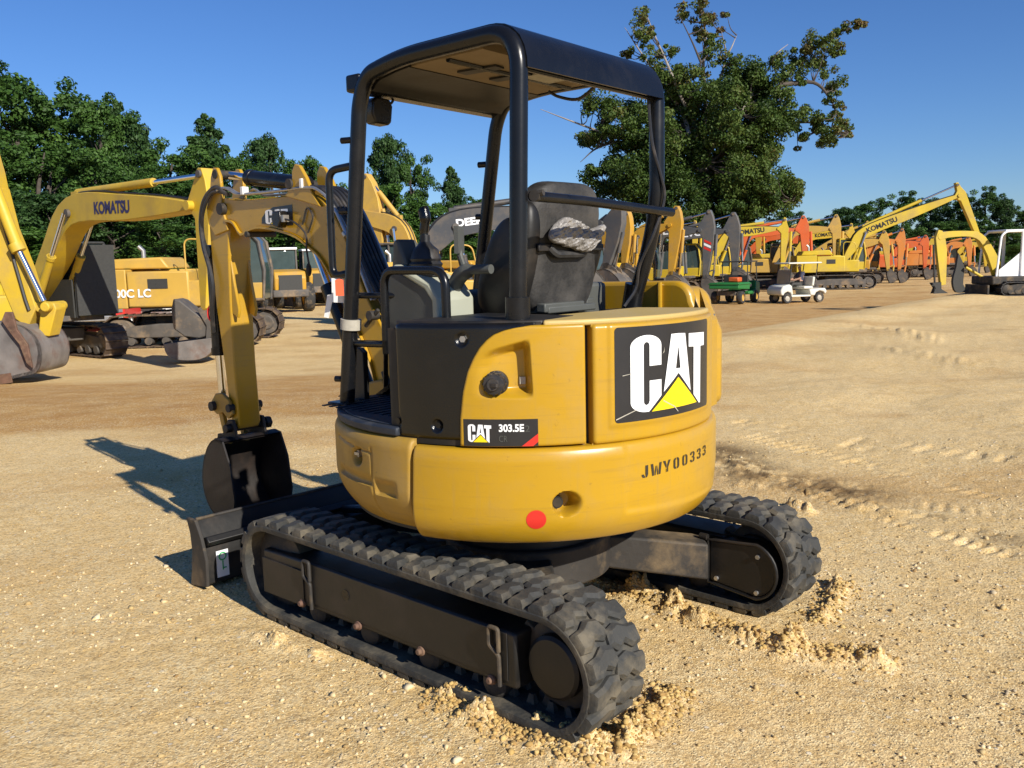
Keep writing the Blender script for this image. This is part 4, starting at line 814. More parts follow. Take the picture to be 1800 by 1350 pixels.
mb = MB(); mb.tube(spline([bf(1.05, 1.93, .09), bf(1.0, 2.02, .09), bf(.95, 1.97, .09), bf(1.0, 1.88, .09)], 5), .005, 6); pt('cable', mb, 'rubberseal', bwl)
mb = MB(); mb.ico(bf(.985, 1.67, .11), .028, 2, (.6, .6, 1.4)); pt('key_fob', mb, 'mud_steel', bwl)
dcb = flatpoly([[(1.152, 2.05), (1.152, 1.93), (1.40, 1.945), (1.475, 1.955), (1.47, 1.99), (1.42, 2.025), (1.35, 2.045)]], lambda a, b: bf(a, b, .0815), 'decalblack', bm_, 'boom_decal')
bl_ = lambda a, b: bf(1.43-a*.24, 1.948+b*.085, .083)
logo(bl_, bl_, dcb, None)
lettering('JWY', lambda a, b: bf(.84-a*.17-(1-b)*.02-b*-.03, 1.90-a*.16+b*.05, .0815), 'stencil', bm_, 'stencil_lettering', .05)
lettering('00', lambda a, b: bf(.66-a*.10-(1-b)*.02+b*.03, 1.70-a*.12+b*.05, .0815), 'stencil', bm_, 'stencil_lettering', .05)
# things hanging on the machine
mb = MB(); p = bf(0, 0); c = ony(584, 510, .64)
mb.add([c+(-.0, 0, .055), c+(-.05, -.03, .05), c+(-.045, -.035, -.06), c+(.005, -.0, -.055), c+(0, .001, .055), c+(-.05, -.029, .05), c+(-.045, -.034, -.06), c+(.005, .001, -.055)], [(0, 1, 2, 3), (7, 6, 5, 4), (0, 4, 5, 1), (1, 5, 6, 2), (2, 6, 7, 3), (3, 7, 4, 0)])
q = ony(577, 540, .64); mb.add([q+(-.035, -.01, .06), q+(.0, 0, -.05), q+(.02, .01, -.045), q+(.0, .0, .055), q+(-.035, -.009, .061), q+(.0, .002, -.05), q+(.02, .012, -.045), q+(.0, .002, .056)], [(0, 1, 2, 3), (7, 6, 5, 4), (0, 4, 5, 1), (1, 5, 6, 2), (2, 6, 7, 3), (3, 7, 4, 0)])
o = pt('paper_tag', mb, 'paper', None); tag(o, 'creased white paper tag tied to the front canopy post', 'tag')
mb = MB(); c = ony(597, 505, .665); mb.prism([(-.018, .032), (.0, .038), (.018, .032), (.018, -.038), (-.018, -.038)], 0, .002, lambda a, b, t: (c[0]-a*.7, c[1]-a*.7+t, c[2]+b)); o = pt('orange_tag', mb, 'orange', None); tag(o, 'small orange tag hanging beside the white paper tag', 'tag')
# plastic bag stuffed behind the strap
mb = MB(); P = []; bc0 = np.array([SX-.11, -.035, 1.795]); nb = 64
for i in range(nb+1):
    v = -1+2*i/nb; row = []
    for j in range(nb):
        t = 2*math.pi*j/nb; wv = (1-abs(v)**3.0)**.5; hh = .044*(1.15+.35*math.sin(2.2*v+1.0)); zz = math.sin(t)*wv*hh+.018*math.sin(v*3.3)+(.035*max(0, -v-.4)*2); xx = -abs(math.cos(t))**.7*math.copysign(1, math.cos(t))*wv*.034
        yy = v*.20; cr = 0
        for q, (fa, fb, ph) in enumerate(((23, 19, .3), (-27, 31, 1.9), (61, -43, .8), (39, 77, 2.6), (-73, -59, 4.1))): cr += (1-2*abs(math.sin(fa*yy*1.6+fb*zz*2.2+ph)))/(1.4+q*.5)
        row.append((bc0[0]+xx-.007*cr*wv*(1 if xx < 0 else 0), bc0[1]+yy*1.0, bc0[2]+zz+.003*cr*wv))
    P.append(row+[row[0]])
mb.grid(P); o = pt('plastic_bag', mb, 'bag', None, ang=22); tag(o, 'crumpled clear plastic bag tucked behind the black seat back', 'bag')
# ================================================================== other machines
def paint(name, col, dirty=.35, rough=.5): return mat(name, col, rough, var=.1, vs=1.2, col2=(.30, .21, .11), c2s=1.3, c2amt=dirty, c2thr=(.45, .7))
M['ky'] = paint('bright_yellow', (.60, .40, .025), .5); M['cy'] = paint('amber_yellow', (.52, .28, .02), .5); M['dy'] = paint('warm_yellow', (.56, .345, .06), .5); M['vy'] = paint('lemon_yellow', (.56, .40, .02), .5)
M['or'] = paint('orange_red', (.62, .11, .02)); M['or2'] = paint('faded_orange', (.62, .22, .04)); M['vg'] = paint('dark_grey', (.085, .088, .09), .3); M['dg'] = paint('blue_grey', (.03, .033, .04), .3)
M['shoe'] = mat('track_shoe_steel', (.10, .07, .05), .75, .2, var=.4, vs=4, col2=(.36, .25, .13), c2s=2.5, c2amt=.85, bump=.2, bs=10)
M['bhose'] = mat('hose', (.02, .02, .02), .5); M['frame'] = mat('dusty_frame', (.09, .08, .07), .7, var=.3, col2=(.3, .21, .12), c2s=2, c2amt=.8)
M['glass'] = mat('cab_glass', (.05, .075, .075), .08, var=.2, spec=.8); M['navy'] = mat('navy_lettering', (.02, .015, .10), .5); M['tyre'] = mat('tyre', (.03, .03, .03), .85, var=.3, col2=(.3, .22, .13), c2s=5, c2amt=.7)
M['cyl'] = mat('cylinder_grey', (.18, .18, .18), .4, .3); M['mesh_guard'] = mat('mesh_guard', (.035, .035, .032), .7, var=.2, vs=20)
def track(parent, y, L, Hh, W, detail=True, m='shoe', nshoe=46, mf='frame'):
    mb = MB(); xr, xf = -L/2, L/2; r = (Hh-.06)/2; T = 2*(L-.06-2*r)+2*math.pi*r; n = nshoe
    for k in range(n):
        vs = []
        for s_, h in ((-.47, 0), (.47, 0), (.47, .03), (.40, .03), (.36, .06), (.30, .06), (.26, .03), (-.47, .03)):
            (x, z), _ = stad(T*(k+s_)/n, h*1.0, xr+.06, xf-.06, Hh-.12); vs.append((x, z+.06))
        m8 = len(vs); mb.add([(a, y-W/2, b) for a, b in vs]+[(a, y+W/2, b) for a, b in vs], [tuple(range(m8)), tuple(range(m8, 2*m8))]+[(i, (i+1) % m8, (i+1) % m8+m8, i+m8) for i in range(m8)])
    t = mb.build('crawler_track', m, parent)
    mb = MB(); zc = Hh/2; r = Hh/2-.1
    mb.xz([(-L*.36, zc+.12), (-L*.40, zc-.10), (-L*.30, zc-.20), (L*.30, zc-.20), (L*.38, zc-.08), (L*.36, zc+.12), (L*.15, zc+.2), (-L*.15, zc+.2)], y-W*.34, y+W*.34)
    mb.build('side_frame', mf, t, bevel=.03)
    for x in (L/2-Hh/2, -L/2+Hh/2):
        mb = MB(); mb.lathe([(0, -W*.36), (r*.5, -W*.36), (r*.6, -W*.3), (r*.9, -W*.3), (r, -W*.2), (r, W*.2), (r*.9, W*.3), (r*.5, W*.36), (0, W*.36)], (x, y, zc), (0, 1, 0), 20); mb.build('drive_wheel' if x < 0 else 'idler_wheel', mf, t)
    mb = MB()
    for k in range(7): x = -L*.32+k*L*.64/6; mb.cyl((x, y-W*.38, .2), (x, y+W*.38, .2), .11, n=12)
    mb.build('track_rollers', mf, t)
def digger(name, label, px, depth, rot, body, arm=None, S=1.0, J=None, B=None, T=None, E=None, F=None, group=None, cab=True, cabside=1, letters=None, lm='navy', bucket='frame', wb=.62, ws=.55, stick_m=None, bw=1.1, bucket_pts=None, bcyl=True, hood=True, letpos=.62, letlen=None, hy=0, guard=False, bshape=None, numbers=None, track_m='shoe', boomtwo=True, armcyl=True, stripe=False, wsth=.42):
    """tracked excavator; rot = heading of the boom in degrees from picture-right, + away from the viewer.
    J,B,T,E: picture positions of stick pivot, boom bend, stick top, stick end (all turned into real metres in the boom plane)"""
    o = place(px, depth); hd = math.atan2(R2[1]*math.cos(R(rot))+F2[1]*math.sin(R(rot)), R2[0]*math.cos(R(rot))+F2[0]*math.sin(R(rot)))
    root = thing(name, label, 'excavator', o, hd, group); arm = arm or body; stick_m = stick_m or arm
    ch, sh = math.cos(hd), math.sin(hd); nn = np.array([-sh, ch, 0])
    def loc(p):
        v = ray(*p); t = ((np.array(o)+nn*hy-CP)@nn)/(v@nn); X = CP+v*t-np.array(o); return np.array([X[0]*ch+X[1]*sh, X[2]])
    P = lambda n, mb, m, par=root, **k: mb.build(n, m, par, **k)
    for sy in (1, -1): track(root, sy*1.15*S, 4.1*S, .88*S, .6*S, m=track_m)
    mb = MB(); mb.box((0, 0, .62*S), (1.6*S, 1.9*S, .34*S)); mb.cyl((0, 0, .7*S), (0, 0, 1.02*S), .62*S, n=28); P('undercarriage', mb, 'frame', bevel=.03)
    z0 = 1.02*S
    if body:
        # counterweight, side doors, hood
        mb = MB(); plan = [(-1.35*S, -1.32*S)]+[(-1.35*S-1.35*S*math.cos(math.pi/2*(1-abs(t))), 1.32*S*math.sin(math.pi/2*t)) for t in np.linspace(-1, 1, 17)]+[(-1.35*S, 1.32*S)]
        plan = [(max(a, -2.62*S+.1*S*abs(b/S)), b) for a, b in plan]
        mb.xy(plan, z0, z0+1.0*S); cwt = P('counterweight', mb, body, bevel=.08*S, seg=3)
        for sy in (1, -1):
            mb = MB(); mb.box((-.55*S, sy*(1.02)*S, z0+.48*S), (1.58*S, .60*S, .92*S)); sp = P('side_door', mb, body, bevel=.05*S)
            mb = MB(); mb.box((-.55*S, sy*1.325*S, z0+.62*S), (.5*S, .02, .25*S)); P('vent_grille', mb, 'mesh_guard', sp)
        mb = MB(); mb.box((-.6*S, 0, z0+.5*S), (1.5*S, 1.5*S, .96*S)); mb.box((.6*S, -.95*S, z0+.35*S), (.9*S, .7*S, .68*S)); P('body', mb, body, bevel=.05*S)
        mb = MB(); mb.xz([(-2.2*S, z0+1.0*S), (-2.05*S, z0+1.26*S), (-.55*S, z0+1.30*S), (-.35*S, z0+1.0*S)], -.95*S, .85*S); P('engine_hood', mb, body, bevel=.05*S)
        mb = MB(); mb.tube([(-1.5*S, .5*S, z0+1.2*S), (-1.5*S, .5*S, z0+1.5*S), (-1.62*S, .5*S, z0+1.62*S)], .06*S, 10); P('exhaust_pipe', mb, 'steel')
        mb = MB(); mb.tube(fillet([(.15*S, -1.2*S, z0+.9*S), (.15*S, -1.2*S, z0+1.75*S), (.8*S, -1.2*S, z0+1.7*S), (1.0*S, -1.2*S, z0+.7*S)], .2*S), .022*S, 8); P('hand_rail', mb, body)
        mb = MB(); mb.box((.2*S, 0, z0+.05*S), (2.6*S, 2.3*S, .14*S)); P('deck', mb, 'frame', bevel=.02)
        if numbers:
            sy = -1 if math.sin(R(rot)) > -.5 and cabside > 0 else -1
            lettering(numbers[0], lambda a, b: ((-1.78+a*numbers[1])*S, -1.345*S, z0+(.28+b*.22)*S), numbers[2], root, 'model_lettering', .03)
    if cab:
        cy = cabside*.82*S; x0, x1 = .28*S, 1.72*S; w2 = .47*S; zt = z0+1.92*S
        mb = MB(); mb.xz([(x0, z0+.1*S), (x0, zt-.06*S), (x0+.1*S, zt), (x1-.28*S, zt), (x1-.08*S, zt-.25*S), (x1+.05*S, z0+.9*S), (x1, z0+.1*S)], cy-w2+.03, cy+w2-.03); cb = P('cab', mb, 'glass', bevel=.03)
        mb = MB()
        for sy in (-1, 1):
            pts = [(x0, cy+sy*w2, z0+.1*S), (x0, cy+sy*w2, zt-.02), (x1-.28*S, cy+sy*w2, zt), (x1-.06*S, cy+sy*w2, zt-.25*S), (x1+.06*S, cy+sy*w2, z0+.9*S), (x1, cy+sy*w2, z0+.1*S)]
            mb.tube(pts, .05*S, 8, closed=True); mb.tube([(x0+.62*S, cy+sy*w2, z0+.1*S), (x0+.62*S, cy+sy*w2, zt)], .04*S, 8)
        P('cab_frame', mb, 'mesh_guard' if guard else 'frame' if not body else body if body in ('vy',) else 'frame', cb)
        mb = MB(); mb.box(((x0+x1)/2-.1*S, cy, zt+.02), ((x1-x0)*.85, 2*w2, .06*S)); P('cab_roof', mb, 'mesh_guard' if guard else body or 'frame', cb, bevel=.02)
        mb = MB(); mb.box(((x0+x1)/2, cy, z0+.33*S), (x1-x0-.02, 2*w2+.01, .46*S)); P('cab_shell', mb, 'mesh_guard' if guard else body or 'frame', cb, bevel=.02)
        if guard:
            mb = MB(); mb.box((x1+.12*S, cy, z0+1.0*S), (.05, 2*w2+.1, 1.75*S)); mb.box(((x0+x1)/2, cy-w2-.08, z0+.55*S), (x1-x0, .04, .95*S)); P('cab_guard', mb, 'mesh_guard', cb)
    if J is None: return root, loc
    Fp = np.array([.35*S, z0+.55*S]) if F is None else loc(F); Jp = loc(J); Bp = loc(B)
    # boom outline about F-B-J
    path = spline([Fp, Fp*.5+Bp*.5+nrm([-(Bp-Fp)[1], (Bp-Fp)[0]])*.05*S, Bp, Bp*.5+Jp*.5+nrm([-(Jp-Bp)[1], (Jp-Bp)[0]])*.03*S, Jp], 5); n = len(path); up = []; dn = []
    for i, p in enumerate(path):
        t = path[min(i+1, n-1)]-path[max(i-1, 0)]; nn2 = nrm([-t[1], t[0]]); u = i/(n-1); w_ = S*(.16+(wb-.16)*(1-abs(2*u-1)**2.2))*.5; up.append(tuple(p+nn2*w_)); dn.append(tuple(p-nn2*w_*(1.0)))
    hb = .27*S; mb = MB(); mb.xz(up+dn[::-1], -hb, hb); bm = P('boom', mb, arm, bevel=.015)
    mb = MB(); mb.cyl((Jp[0], -.33*S, Jp[1]), (Jp[0], .33*S, Jp[1]), .10*S, n=16); P('boom_pin', mb, arm, bm)
    mb = MB(); mb.cyl((Bp[0], -.34*S, Bp[1]-.05), (Bp[0], .34*S, Bp[1]-.05), .10*S, n=16); P('cylinder_pin', mb, 'frame', bm)
    mb = MB(); 
    for t in (-.12*S, .12*S): mb.tube([(a, t, b+.03) for a, b in up], .022*S, 6)
    P('hose', mb, 'bhose', bm)
    if letters:
        i0 = int(n*letpos); a0 = path[i0]; d = nrm(Jp-Bp) if letpos > .5 else nrm(path[i0+1]-path[i0]); nn3 = np.array([-d[1], d[0]]); ln = letlen or 1.7*S; hgt = .30*S*(ln/(1.7*S))**.5
        sd = -1 if abs(((rot+180) % 360)-180) < 90 else 1
        def lf(a, b):
            aa = a if sd < 0 else 1-a; q = a0+d*(aa-.5)*ln+nn3*(b-.5)*hgt; return (q[0], sd*(hb+.006), q[1])
        lettering(letters, lf, lm, bm, 'boom_lettering', .04)
    # boom cylinders
    cb0 = np.array([.95*S, z0+.25*S]); cb1 = Bp+np.array([0, -.05])
    for sy in (-1, 1):
        if not boomtwo and sy > 0: break
        y = sy*.36*S; m_ = cb0+(cb1-cb0)*.58
        mb = MB(); mb.cyl((cb0[0], y, cb0[1]), (m_[0], y, m_[1]), .095*S, n=14); mb.cyl(tuple((m_[0]-(cb1-cb0)[0]*.03, y, m_[1]-(cb1-cb0)[1]*.03)), (m_[0], y, m_[1]), .11*S, n=14); c1 = P('boom_cylinder', mb, arm)
        mb = MB(); mb.cyl((m_[0], y, m_[1]), (cb1[0], y, cb1[1]), .05*S, n=12); P('cylinder_rod', mb, 'chrome', c1)
    Tp, Ep = loc(T), loc(E)
    ax = nrm(Ep-Tp); side_ = Jp-Tp-ax*((Jp-Tp)@ax); sl = np.linalg.norm(side_); sv = nrm(side_) if sl > .02 else np.array([-ax[1], ax[0]])
    Ls = np.linalg.norm(Ep-Tp); jt = (Jp-Tp)@ax/Ls; W_ = wsth*S
    q = lambda t, s: tuple(Tp+ax*t*Ls+sv*s*W_)
    jt = max(.14, min(.4, jt))
    if bshape == 'point': poly = [q(0, -.12), q(0, .18), q(jt*.45, .62), q(jt*.85, 1.05), q(jt*1.1, .95), q(jt*1.35, .50), q(.98, .22), q(1.0, 0), q(.98, -.22), q(jt*1.6, -.62), q(jt*.8, -.62), q(jt*.3, -.40)]
    else: poly = [q(0, -.2), q(-.01, .12), q(.03, .22), q(jt*.6, .35), q(jt*.85, .85), q(jt*1.15, .85), q(jt*1.45, .40), q(.98, .22), q(1.0, 0), q(.98, -.22), q(jt*1.7, -.55), q(jt*.95, -.62), q(jt*.4, -.30)]
    mb = MB(); mb.xz(poly, -.20*S, .20*S); stk_ = P('stick', mb, stick_m, bevel=.015)
    mb = MB(); mb.cyl((Tp+ax*.12*S)[0:1].tolist()+[-.25*S]+[(Tp+ax*.12*S)[1]], (Tp+ax*.12*S)[0:1].tolist()+[.25*S]+[(Tp+ax*.12*S)[1]], .075*S, n=14); P('stick_pin', mb, 'frame', stk_)
    if stripe:
        for k in range(3):
            mb = MB(); cpt = Tp+ax*Ls*(.42+.035*k*1.4); mb.xz([tuple(cpt+sv*W_*.30), tuple(cpt+sv*W_*-.42+ax*.15), tuple(cpt+sv*W_*-.42+ax*.27), tuple(cpt+sv*W_*.30+ax*.12)], -.206*S, -.2*S); mb.xz([tuple(cpt+sv*W_*.30), tuple(cpt+sv*W_*-.42+ax*.15), tuple(cpt+sv*W_*-.42+ax*.27), tuple(cpt+sv*W_*.30+ax*.12)], .2*S, .206*S); P('warning_stripe', mb, 'decalred' if k != 1 else 'decalwhite', stk_)
    if armcyl:
        a0 = path[int(n*.52)]+np.array([0, wb*S*.5+.10]); a1 = Tp+ax*.12*S; m_ = a0+(a1-a0)*.62
        mb = MB(); mb.cyl((a0[0], 0, a0[1]), (m_[0], 0, m_[1]), .095*S, n=14); mb.box((a0[0], 0, a0[1]-.12), (.3*S, .2*S, .3*S)); c1 = P('stick_cylinder', mb, arm)
        mb = MB(); mb.cyl((m_[0], 0, m_[1]), (a1[0], 0, a1[1]), .05*S, n=12); P('cylinder_rod', mb, 'chrome', c1)
    out = -sv; b0 = Tp+ax*Ls*(jt+.05)+out*.42*S; b1 = Tp+ax*Ls*.86+out*.42*S; m_ = b0+(b1-b0)*.6
    if bcyl:
        mb = MB(); mb.cyl((b0[0], 0, b0[1]), (m_[0], 0, m_[1]), .085*S, n=12); c1 = P('bucket_cylinder', mb, stick_m)
        mb = MB(); mb.cyl((m_[0], 0, m_[1]), (b1[0], 0, b1[1]), .05*S, n=10); P('cylinder_rod', mb, 'chrome', c1)
        mb = MB(); e1 = Ep+np.array([0, -.3*S])+out*.3*S
        for y in (-.17*S, .17*S): mb.xz([tuple(b1+(.05, .05)), tuple(b1+(-.07, .05)), tuple(Tp+ax*Ls*.9+(-.06, 0)), tuple(Tp+ax*Ls*.9+(.06, 0))], y-.02, y+.02)
        mb.tube([(b1[0], 0, b1[1]), (e1[0], 0, e1[1])], .06*S, 8); P('bucket_link', mb, stick_m)
    if bucket:
        g = gz(*(np.array(o)[:2]+np.array([ch, sh])*Ep[0]))-o[2]; hz = max(Ep[1]-g, .5); c = Ep; ih = -sv[0] if abs(sv[0]) > .3 else 1
        ih = 1 if ih > 0 else -1
        prof = [(0, .10), (.30, .12), (.62, -.05), (.85, -.35), (.85, -.70), (.62, -.95), (.25, -1.05)]; sc = hz/1.05; prof = [tuple(p) for p in spline([np.array(p) for p in prof], 4)]
        inn = [(.35+(a-.35)*.93, -.45+(b+.45)*.93) for a, b in prof]; tf = lambda ab: (c[0]+ih*(ab[0]-.1)*sc, c[1]+ab[1]*sc); hw = .5*bw*S
        mb = MB(); mb.grid([[(*tf(p)[:1], y, tf(p)[1]) for p in prof] for y in (-hw, 0, hw)]+[[(*tf(p)[:1], y, tf(p)[1]) for p in inn] for y in (hw, 0, -hw)], wrap=True); bk1 = P('bucket', mb, bucket)
        for y in (-hw, hw-.03): mb = MB(); mb.xz([tf(p) for p in prof]+[tf((.05, -.6)), tf((-.05, -.2))], y, y+.03); P('bucket_side', mb, bucket, bk1)
        for k in range(5): mb = MB(); y = -hw+.1*S+(2*hw-.2*S)*k/4; a = tf((.3, -1.05)); b = tf((.02, -1.12)); mb.add([(a[0], y-.06*S, a[1]), (a[0], y+.06*S, a[1]), (b[0], y+.03*S, b[1]), (b[0], y-.03*S, b[1]), (a[0], y-.06*S, a[1]+.08*S), (a[0], y+.06*S, a[1]+.08*S)], [(0, 1, 2, 3), (4, 5, 2, 3), (0, 1, 5, 4), (0, 3, 4), (1, 2, 5)]); P('bucket_tooth', mb, 'frame', bk1)
        mb = MB()
        for y in (-.2*S, .16*S): mb.xz([tf((-.1, .0)), tf((.05, .28)), tf((.25, .3)), tf((.55, .1)), tf((.6, -.05)), tf((.3, .08))], y, y+.04)
        P('bucket_hinge', mb, bucket, bk1)
    return root, loc
GR = 'excavators parked in the long row'
# --- left side
digger('excavator', 'yellow excavator with blue lettering on its boom and a black mesh cab guard', 62, 23.5, -38, 'vy', 'ky', 1.0, J=(352, 362), B=(140, 372), T=(366, 296), E=(372, 545), letters='KOMATSU', letpos=.70, letlen=1.5, guard=True, cabside=1, bucket=None, wb=.66, bcyl=False, wsth=.42, bshape='point')
digger('excavator', 'amber excavator with a flat hood and white numbers on its side', 352, 27.5, 2, 'dy', None, 1.12, numbers=('200C LC', 1.05, 'decalwhite'), cabside=1)
digger('excavator', 'amber excavator whose tall upright stick stands behind the canopy post', 760, 33, 158, 'cy', 'dy', 1.0, J=(612, 372), B=(700, 400), T=(645, 306), E=(672, 470), bucket='frame', cabside=1, wsth=.62, bshape='point', group=None)
digger('excavator', 'dark grey excavator with white lettering on its boom, behind the joystick', 780, 28, 12, 'dy', 'dg', 1.0, F=(728, 462), J=(960, 374), B=(798, 396), T=(985, 335), E=(985, 470), letters='DEERE', letpos=.58, letlen=1.0, lm='decalwhite', cab=False, wb=.78)
# --- the long row on the right
digger('excavator', 'amber excavator, stick half hidden by a dark grey one right of the seat', 1010, 46, -35, 'cy', 'cy', 1, J=(1085, 405), B=(1050, 430), T=(1105, 372), E=(1098, 478), group=GR, bshape='point', bw=1)
digger('excavator', 'charcoal excavator whose broad stick leans beside the black rear canopy post', 985, 42, -40, 'cy', 'vg', 1, J=(1062, 392), B=(1030, 425), T=(1092, 356), E=(1065, 480), group=GR, cab=True, wsth=.60, bshape='point', bw=1)
digger('excavator', 'amber excavator with its rounded stick head right beside the black rear canopy post', 1095, 48, -28, 'ky', 'cy', 1, J=(1180, 396), B=(1125, 415), T=(1191, 362), E=(1180, 488), group=GR, bshape='point', bw=1, wsth=.56)
digger('excavator', 'dark grey excavator with a red and white striped stick, beside the green cart', 1130, 49, -24, 'ky', 'vg', 1, J=(1232, 405), B=(1165, 410), T=(1248, 369), E=(1240, 492), letters='VOLVO', letpos=.56, letlen=2.1, lm='decalwhite', group=GR, stripe=True, bshape='point', bw=.9, wsth=.52)
digger('excavator', 'dark grey excavator with a plain stick, behind the green cart', 1178, 53, -24, 'vy', 'vg', 1, J=(1280, 406), B=(1200, 415), T=(1290, 373), E=(1292, 480), letters='VOLVO', letpos=.56, letlen=2.0, lm='decalwhite', group=GR, bshape='point', bw=1, wsth=.56)
digger('excavator', 'lemon yellow excavator with dark lettering, between a dark grey stick and an orange stick', 1235, 56, -10, 'vy', 'vy', 1, J=(1368, 402), B=(1285, 412), T=(1379, 383), E=(1374, 478), letters='KOMATSU', letpos=.68, letlen=1.7, group=GR, bw=1, lm='decalblack')
digger('excavator', 'orange-red excavator with the tallest bright orange stick, behind the white cart', 1275, 60, -12, 'ky', 'or', 1, J=(1400, 404), B=(1320, 412), T=(1412, 379), E=(1416, 480), group=GR, bshape='point', bw=1, wsth=.5)
digger('excavator', 'amber excavator with a plain pointed stick, next one right of the bright orange stick', 1350, 62, -14, 'dy', 'dy', 1, J=(1460, 402), B=(1395, 408), T=(1470, 377), E=(1468, 480), group=GR, bshape='point', bw=1, wsth=.5)
digger('excavator', 'yellow excavator with small dark lettering, stick head just left of the long boom', 1378, 66, -14, 'vy', 'ky', 1, J=(1488, 410), B=(1425, 416), T=(1496, 393), E=(1494, 480), group=GR, letters='KOMATSU', letpos=.70, letlen=1.4, lm='decalblack', bw=1)
digger('long_reach_excavator', 'yellow excavator with a very long lettered boom rising far above the row', 1470, 57, -8, 'vy', 'vy', 1.05, J=(1684, 344), B=(1520, 408), T=(1680, 322), E=(1728, 440), letters='KOMATSU', letpos=.60, letlen=1.9, lm='decalblack', bucket=None, bcyl=False, wb=.62, cabside=1, wsth=.42, track_m='frame')
digger('excavator', 'dull amber excavator with a slanting stick, just right of the long-reach cab', 1450, 68, -16, 'cy', 'dy', 1, J=(1540, 412), B=(1480, 420), T=(1524, 389), E=(1545, 478), group=GR, bw=1)
digger('excavator', 'pale yellow excavator with a narrow straight stick, left of the pale orange one', 1485, 66, -18, 'or', 'dy', 1, J=(1548, 424), B=(1515, 430), T=(1554, 405), E=(1561, 478), group=GR, bshape='point', bw=1)
digger('excavator', 'pale orange excavator with a pointed stick and a dark bucket resting on the ground', 1500, 66, -18, 'cy', 'or2', 1, J=(1577, 424), B=(1540, 430), T=(1586, 402), E=(1580, 478), group=GR, bshape='point', bw=1)
digger('excavator', 'orange-red excavator at the far right end of the row', 1550, 72, -18, 'or', 'or', 1, J=(1618, 428), B=(1590, 432), T=(1627, 413), E=(1625, 474), group=GR, bshape='point', bw=1)
for i, (px_, dp_, bd, tl) in enumerate(((1585, 80, 'or', 'small orange excavator far behind the row, left of the arched boom'), (1610, 84, 'ky', 'small yellow excavator far behind the row, left of the arched boom'), (1672, 78, 'or2', 'faded orange excavator glimpsed under the arched yellow boom'), (1700, 88, 'ky', 'yellow excavator glimpsed behind the arched boom, beside the white cab'))):
    digger('excavator', tl, px_-30, dp_, -20, bd, bd, 1, J=(px_+24, 430), B=(px_, 432), T=(px_+30, 415), E=(px_+32, 470), group=GR, bshape='point', bw=1)
digger('excavator', 'yellow excavator standing in the second rank, seen between the amber stick and the striped stick', 1120, 66, -18, 'ky', 'ky', 1, J=(1212, 404), B=(1155, 412), T=(1222, 388), E=(1220, 480), group=GR, bw=1)
digger('excavator', 'amber excavator in the second rank behind the plain grey stick', 1210, 72, -18, 'cy', 'cy', 1, J=(1322, 412), B=(1265, 420), T=(1332, 396), E=(1334, 476), group=GR, bw=1, bshape='point')
digger('excavator', 'orange excavator in the second rank, left of the bright orange stick', 1290, 76, -18, 'or2', 'or', 1, J=(1392, 412), B=(1345, 420), T=(1398, 400), E=(1396, 474), group=GR, bw=1, bshape='point')
digger('excavator', 'pale yellow excavator in the second rank under the start of the long boom', 1400, 78, -18, 'dy', 'dy', 1, J=(1512, 416), B=(1470, 424), T=(1512, 402), E=(1518, 474), group=GR, bw=1, bshape='point')
